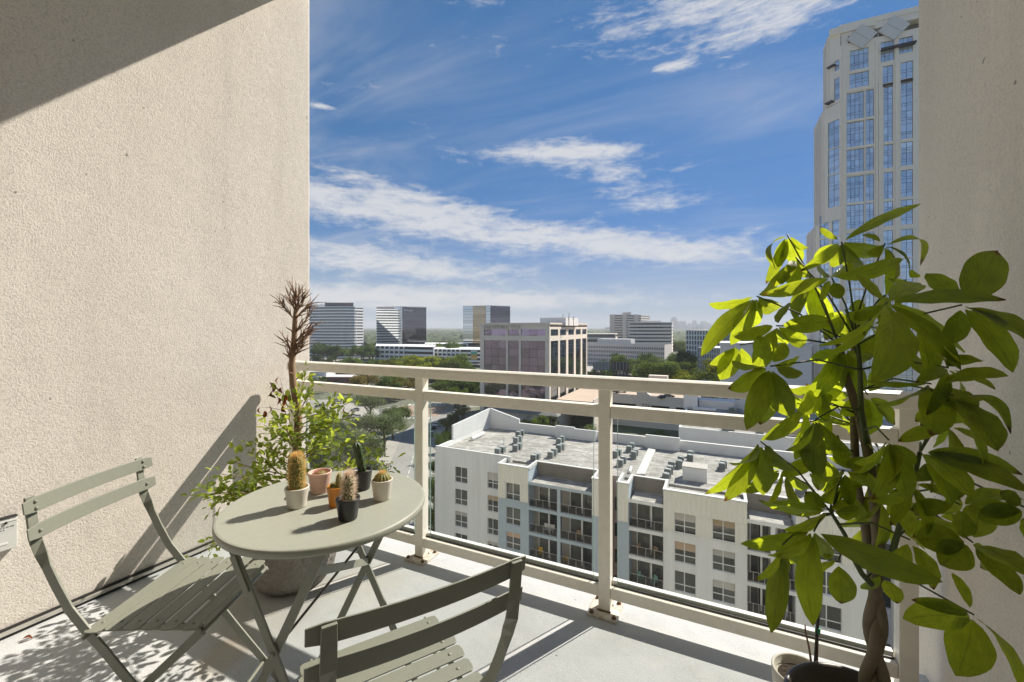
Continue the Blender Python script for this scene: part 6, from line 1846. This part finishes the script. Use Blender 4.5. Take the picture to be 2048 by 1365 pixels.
def leaf_matrix(p, d, s):
    z = (Vector((rs.gauss(0, .4), rs.gauss(0, .4) - .2, 1))); z = (z - d * z.dot(d)).normalized(); y = z.cross(d)
    return Matrix.Translation(p) @ Matrix((d, y, z)).transposed().to_4x4() @ Matrix.Scale(s, 4)
for i, (p, d, s) in enumerate(leaves[:300]):
    o = link('leaf', protos[i % 5], sh); o.matrix_local = leaf_matrix(p, d, s)
rest = MB(); uvl = []
for i, (p, d, s) in enumerate(leaves[300:]):
    me = protos[i % 5]; Mx = leaf_matrix(p, d, s)
    rest.add([Mx @ v.co for v in me.vertices], [tuple(q.vertices) for q in me.polygons])
    uvl += [tuple(u_.uv) for u_ in me.uv_layers[0].data]
ro = rest.build('foliage', M_sleaf, sh, smooth=True); tag(ro, kind='stuff')
ul = ro.data.uv_layers.new(name='UVMap')
ul.data.foreach_set('uv', [c for q in uvl for c in q])
for (px, py) in ((538, 765), (545, 782), (558, 755), (562, 775), (555, 795), (570, 800), (520, 815), (530, 822), (538, 812), (572, 790), (565, 812), (548, 770), (690, 815), (640, 845), (688, 822)):
    o = link('dead_leaf', dproto, sh)
    d = Vector((rs.uniform(-.4, .4), rs.uniform(-.4, .4), -1)).normalized()
    o.matrix_local = leaf_matrix(P(px, py, SD - .05) - SH0, d, rs.uniform(.032, .046))
twig((583, 850), (540, 765), SD, SD - .05, .0018); twig((580, 830), (560, 755), SD, SD - .05, .0015); twig((560, 820), (522, 815), SD - .03, SD - .05, .0014)

# ------------------------------------------------------------------ cacti on the table
M_soil2 = mat('cactus_grit', (0.16, .12, .085), .95, bump=[(400, .8, .004)])
def spines(b, pts, rr):
    for (p, d, l, w) in pts:
        s = d.orthogonal().normalized(); s = Matrix.Rotation(rr.uniform(0, 6.28), 3, d) @ s
        k = len(b.v); b.v += [tuple(p - s * w), tuple(p + s * w), tuple(p + d * l)]; b.f.append((k, k + 1, k + 2)); b.mi.append(0)
def ribbed_body(b, base, h, r, ribs, amp, lean=(0, 0), top=.35, n=48, prof=None):
    rows = 16; vs = []
    for i in range(rows + 1):
        f = i / rows
        k = prof(f) if prof else (1.0 if f < 1 - top else math.sqrt(max(0.0, 1 - ((f - (1 - top)) / top) ** 2)))
        k *= .86 + .14 * min(1, f * 4)
        for j in range(n):
            a = 2 * PI * j / n
            rr_ = r * k * (1 + amp * (abs(math.cos(a * ribs / 2)) - .6))
            vs.append((base[0] + rr_ * math.cos(a) + lean[0] * f * h, base[1] + rr_ * math.sin(a) + lean[1] * f * h, base[2] + f * h))
    b.add(vs, [(i * n + j, i * n + (j + 1) % n, (i + 1) * n + (j + 1) % n, (i + 1) * n + j) for i in range(rows) for j in range(n)])
def cactus(label, px, py, potm, pr, ph, body, seed):
    p = on_z(px, py, TZ); p += DV * pr * .75
    t = thing('potted_cactus', label, 'potted plant', (p.x, p.y, TZ + .0006), 0, 'cactus pots on the bistro table')
    rr = random.Random(seed)
    MB().lathe([(pr * .72, 0), (pr * .76, .003), (pr * .98, ph * .93), (pr, ph * .97), (pr * .985, ph), (pr * .90, ph), (pr * .86, ph * .96), (pr * .84, ph * .85), (0, ph * .85)], 40).build('pot', potm, t, smooth=True)
    MB().lathe([(pr * .835, ph * .852), (pr * .4, ph * .88), (0, ph * .89)], 24).build('soil', M_soil2, t)
    body(t, rr, ph * .86, pr)
M_white = mat('pot_white', (0.66, .62, .55), .4); M_pink = mat('pot_pink', (0.68, .47, .38), .45, transl=(.15, (0.7, .4, .3))); M_orange = mat('pot_amber', (0.66, .31, .06), .3, transl=(.3, (0.8, .35, .05))); M_blackp = mat('pot_black', (0.018, .018, .02), .4)
M_white2 = mat('pot_offwhite', (0.68, .63, .57), .4, transl=(.12, (0.7, .6, .5)))
M_cg = mat('cactus_green', (0.10, .14, .035), .6, var=[(60, .4, (0.16, .18, .05))]); M_cgd = mat('cactus_dark', (0.035, .07, .02), .5); M_cy = mat('cactus_olive', (0.17, .17, .04), .6)
M_spg = mat('spine_gold', (0.66, .45, .16), .5, transl=(.5, (0.95, .68, .28))); M_spp = mat('spine_pale', (0.74, .60, .48), .5, transl=(.5, (0.9, .75, .6))); M_spr = mat('spine_red', (0.58, .28, .20), .5, transl=(.4, (0.7, .38, .28)))
def side_spines(rr, n, base, h, r, l, w, lean=(0, 0), up=.3, topn=0):
    out = []
    for i in range(n):
        f = rr.random(); a = rr.uniform(0, 6.28)
        k = 1.0 if f < .8 else math.sqrt(max(0, 1 - ((f - .8) / .2) ** 2))
        d = Vector((math.cos(a), math.sin(a), up + rr.uniform(-.6, .7) + (1.5 if f > .85 else 0))).normalized()
        out.append((Vector((base[0] + math.cos(a) * r * k + lean[0] * f * h, base[1] + math.sin(a) * r * k + lean[1] * f * h, base[2] + f * h)), d, l * rr.uniform(.6, 1.3), w))
    for i in range(topn):
        d = Vector((rr.gauss(0, .5), rr.gauss(0, .5), 1)).normalized()
        out.append((Vector((base[0] + lean[0] * h + rr.gauss(0, r * .4), base[1] + lean[1] * h + rr.gauss(0, r * .4), base[2] + h * .97)), d, l * rr.uniform(1, 1.8), w))
    return out
def b_golden(t, rr, z, pr):
    b = MB(); ribbed_body(b, (0, 0, z - .01), .125, .021, 16, .12); b.build('body', M_cg, t, smooth=True)
    s = MB(); spines(s, side_spines(rr, 2600, (0, 0, z), .112, .0212, .0095, .0006, topn=320), rr); tag(s.build('spines', M_spg, t), kind='stuff')
def b_low(t, rr, z, pr):
    b = MB(); b.ball((0, 0, z), .021, 16, 8, sz=.6); b.build('body', M_cy, t, smooth=True)
    s = MB(); pts = []
    for i in range(700):
        d = Vector((rr.gauss(0, 1), rr.gauss(0, 1), abs(rr.gauss(.5, .7)))).normalized(); pts.append((Vector((d.x * .021, d.y * .021, z + d.z * .0126)), d, .007 * rr.uniform(.7, 1.3), .0004))
    spines(s, pts, rr); tag(s.build('spines', M_spr, t), kind='stuff')
def b_cluster(t, rr, z, pr):
    for (x, y, h, r) in ((.008, .0, .055, .009), (-.012, -.006, .024, .009), (-.016, .010, .022, .008), (.002, -.014, .018, .008), (.014, .012, .018, .008)):
        b = MB(); ribbed_body(b, (x, y, z - .006), h, r, 10, .15, top=.5); b.build('body', M_cy, t, smooth=True)
    s = MB(); spines(s, side_spines(rr, 500, (.008, 0, z), .048, .009, .004, .0003, topn=40) + side_spines(rr, 200, (-.012, -.006, z), .018, .009, .003, .0003), rr); tag(s.build('spines', M_spg, t), kind='stuff')
def b_hairy(t, rr, z, pr):
    b = MB(); ribbed_body(b, (0, 0, z - .01), .088, .014, 12, .15, (.0, .05)); b.build('body', M_cg, t, smooth=True)
    s = MB(); spines(s, side_spines(rr, 1300, (0, 0, z), .078, .014, .015, .0006, (.0, .05), topn=140), rr); tag(s.build('spines', M_spp, t), kind='stuff')
def b_column(t, rr, z, pr):
    b = MB(); lean = (-.22 * RV.x, -.22 * RV.y); ribbed_body(b, (RV.x * .006, RV.y * .006, z - .012), .118, .0125, 5, .5, lean, .16); b.build('body', M_cgd, t, smooth=True)
    s = MB(); spines(s, side_spines(rr, 90, (RV.x * .006, RV.y * .006, z), .105, .0135, .005, .0004, lean), rr); tag(s.build('spines', M_spp, t), kind='stuff')
def b_globe(t, rr, z, pr):
    b = MB(); ribbed_body(b, (0, 0, z - .012), .042, .026, 14, .35, prof=lambda f: math.sqrt(max(0, 1 - (f * 1.45 - .45) ** 2))); b.build('body', M_cy, t, smooth=True)
    s = MB(); pts = []
    for k in range(14):
        for q in range(8):
            el = -.2 + q * .21; a = k * 2 * PI / 14
            for e in range(5):
                d = Vector((math.cos(a + rr.gauss(0, .35)) * math.cos(el), math.sin(a + rr.gauss(0, .35)) * math.cos(el), math.sin(el) + rr.gauss(.2, .25))).normalized()
                pts.append((Vector((math.cos(a) * math.cos(el) * .0275, math.sin(a) * math.cos(el) * .0275, z + .002 + math.sin(el) * .029)), d, .007 * rr.uniform(.7, 1.2), .0004))
    for i in range(160):
        d = Vector((rr.gauss(0, .4), rr.gauss(0, .4), 1)).normalized(); pts.append((Vector((rr.gauss(0, .006), rr.gauss(0, .006), z + .029)), d, .013 * rr.uniform(.7, 1.2), .0004))
    spines(s, pts, rr); tag(s.build('spines', M_spg, t), kind='stuff')
cactus('tall golden-spined cactus column in a cream pot', 585, 1021, M_white, .036, .062, b_golden, 1)
cactus('low reddish cactus sunk in a pale pink pot', 632, 991, M_pink, .038, .070, b_low, 2)
cactus('clustered stubby cactus in an amber orange pot', 668, 1017, M_orange, .031, .062, b_cluster, 3)
cactus('pale bristly cactus in a black pot at the front of the group', 689, 1046, M_blackp, .0345, .062, b_hairy, 4)
cactus('slim dark green leaning cactus in a black pot behind the others', 718, 984, M_blackp, .036, .068, b_column, 5)
cactus('round ribbed cactus in an off-white pot near the table edge', 759, 1005, M_white2, .0345, .066, b_globe, 6)
# a dry leaf on the floor
dl = link('dry_leaf', dproto, None); tag(dl, 'small curled tan dry leaf lying on the floor by the wall', 'leaf')
q_ = on_z(45, 1282, .004); dl.location = (q_.x, q_.y, .012); dl.scale = (.03, .03, .03); dl.rotation_euler = (.2, .1, 1.0)

# ================================================================== AIR
HB = 12400
hz_ = MB().box(-HB, HB, -HB, HB, GZ - 1.2, 176).build('haze', None)
hz_.data.materials.clear()
m = bpy.data.materials.new('haze_air'); m.use_nodes = True
T = NT(m.node_tree); T.n.clear()
out = T.new('ShaderNodeOutputMaterial'); pv = T.new('ShaderNodeVolumePrincipled')
pv.inputs['Color'].default_value = (.93, .96, 1.0, 1); pv.inputs['Density'].default_value = HAZE; pv.inputs['Anisotropy'].default_value = .0
T.link(pv.outputs[0], out.inputs['Volume'])
hz_.data.materials.append(m)
tag(hz_, 'thin pale blue haze over the city', 'haze', kind='stuff')
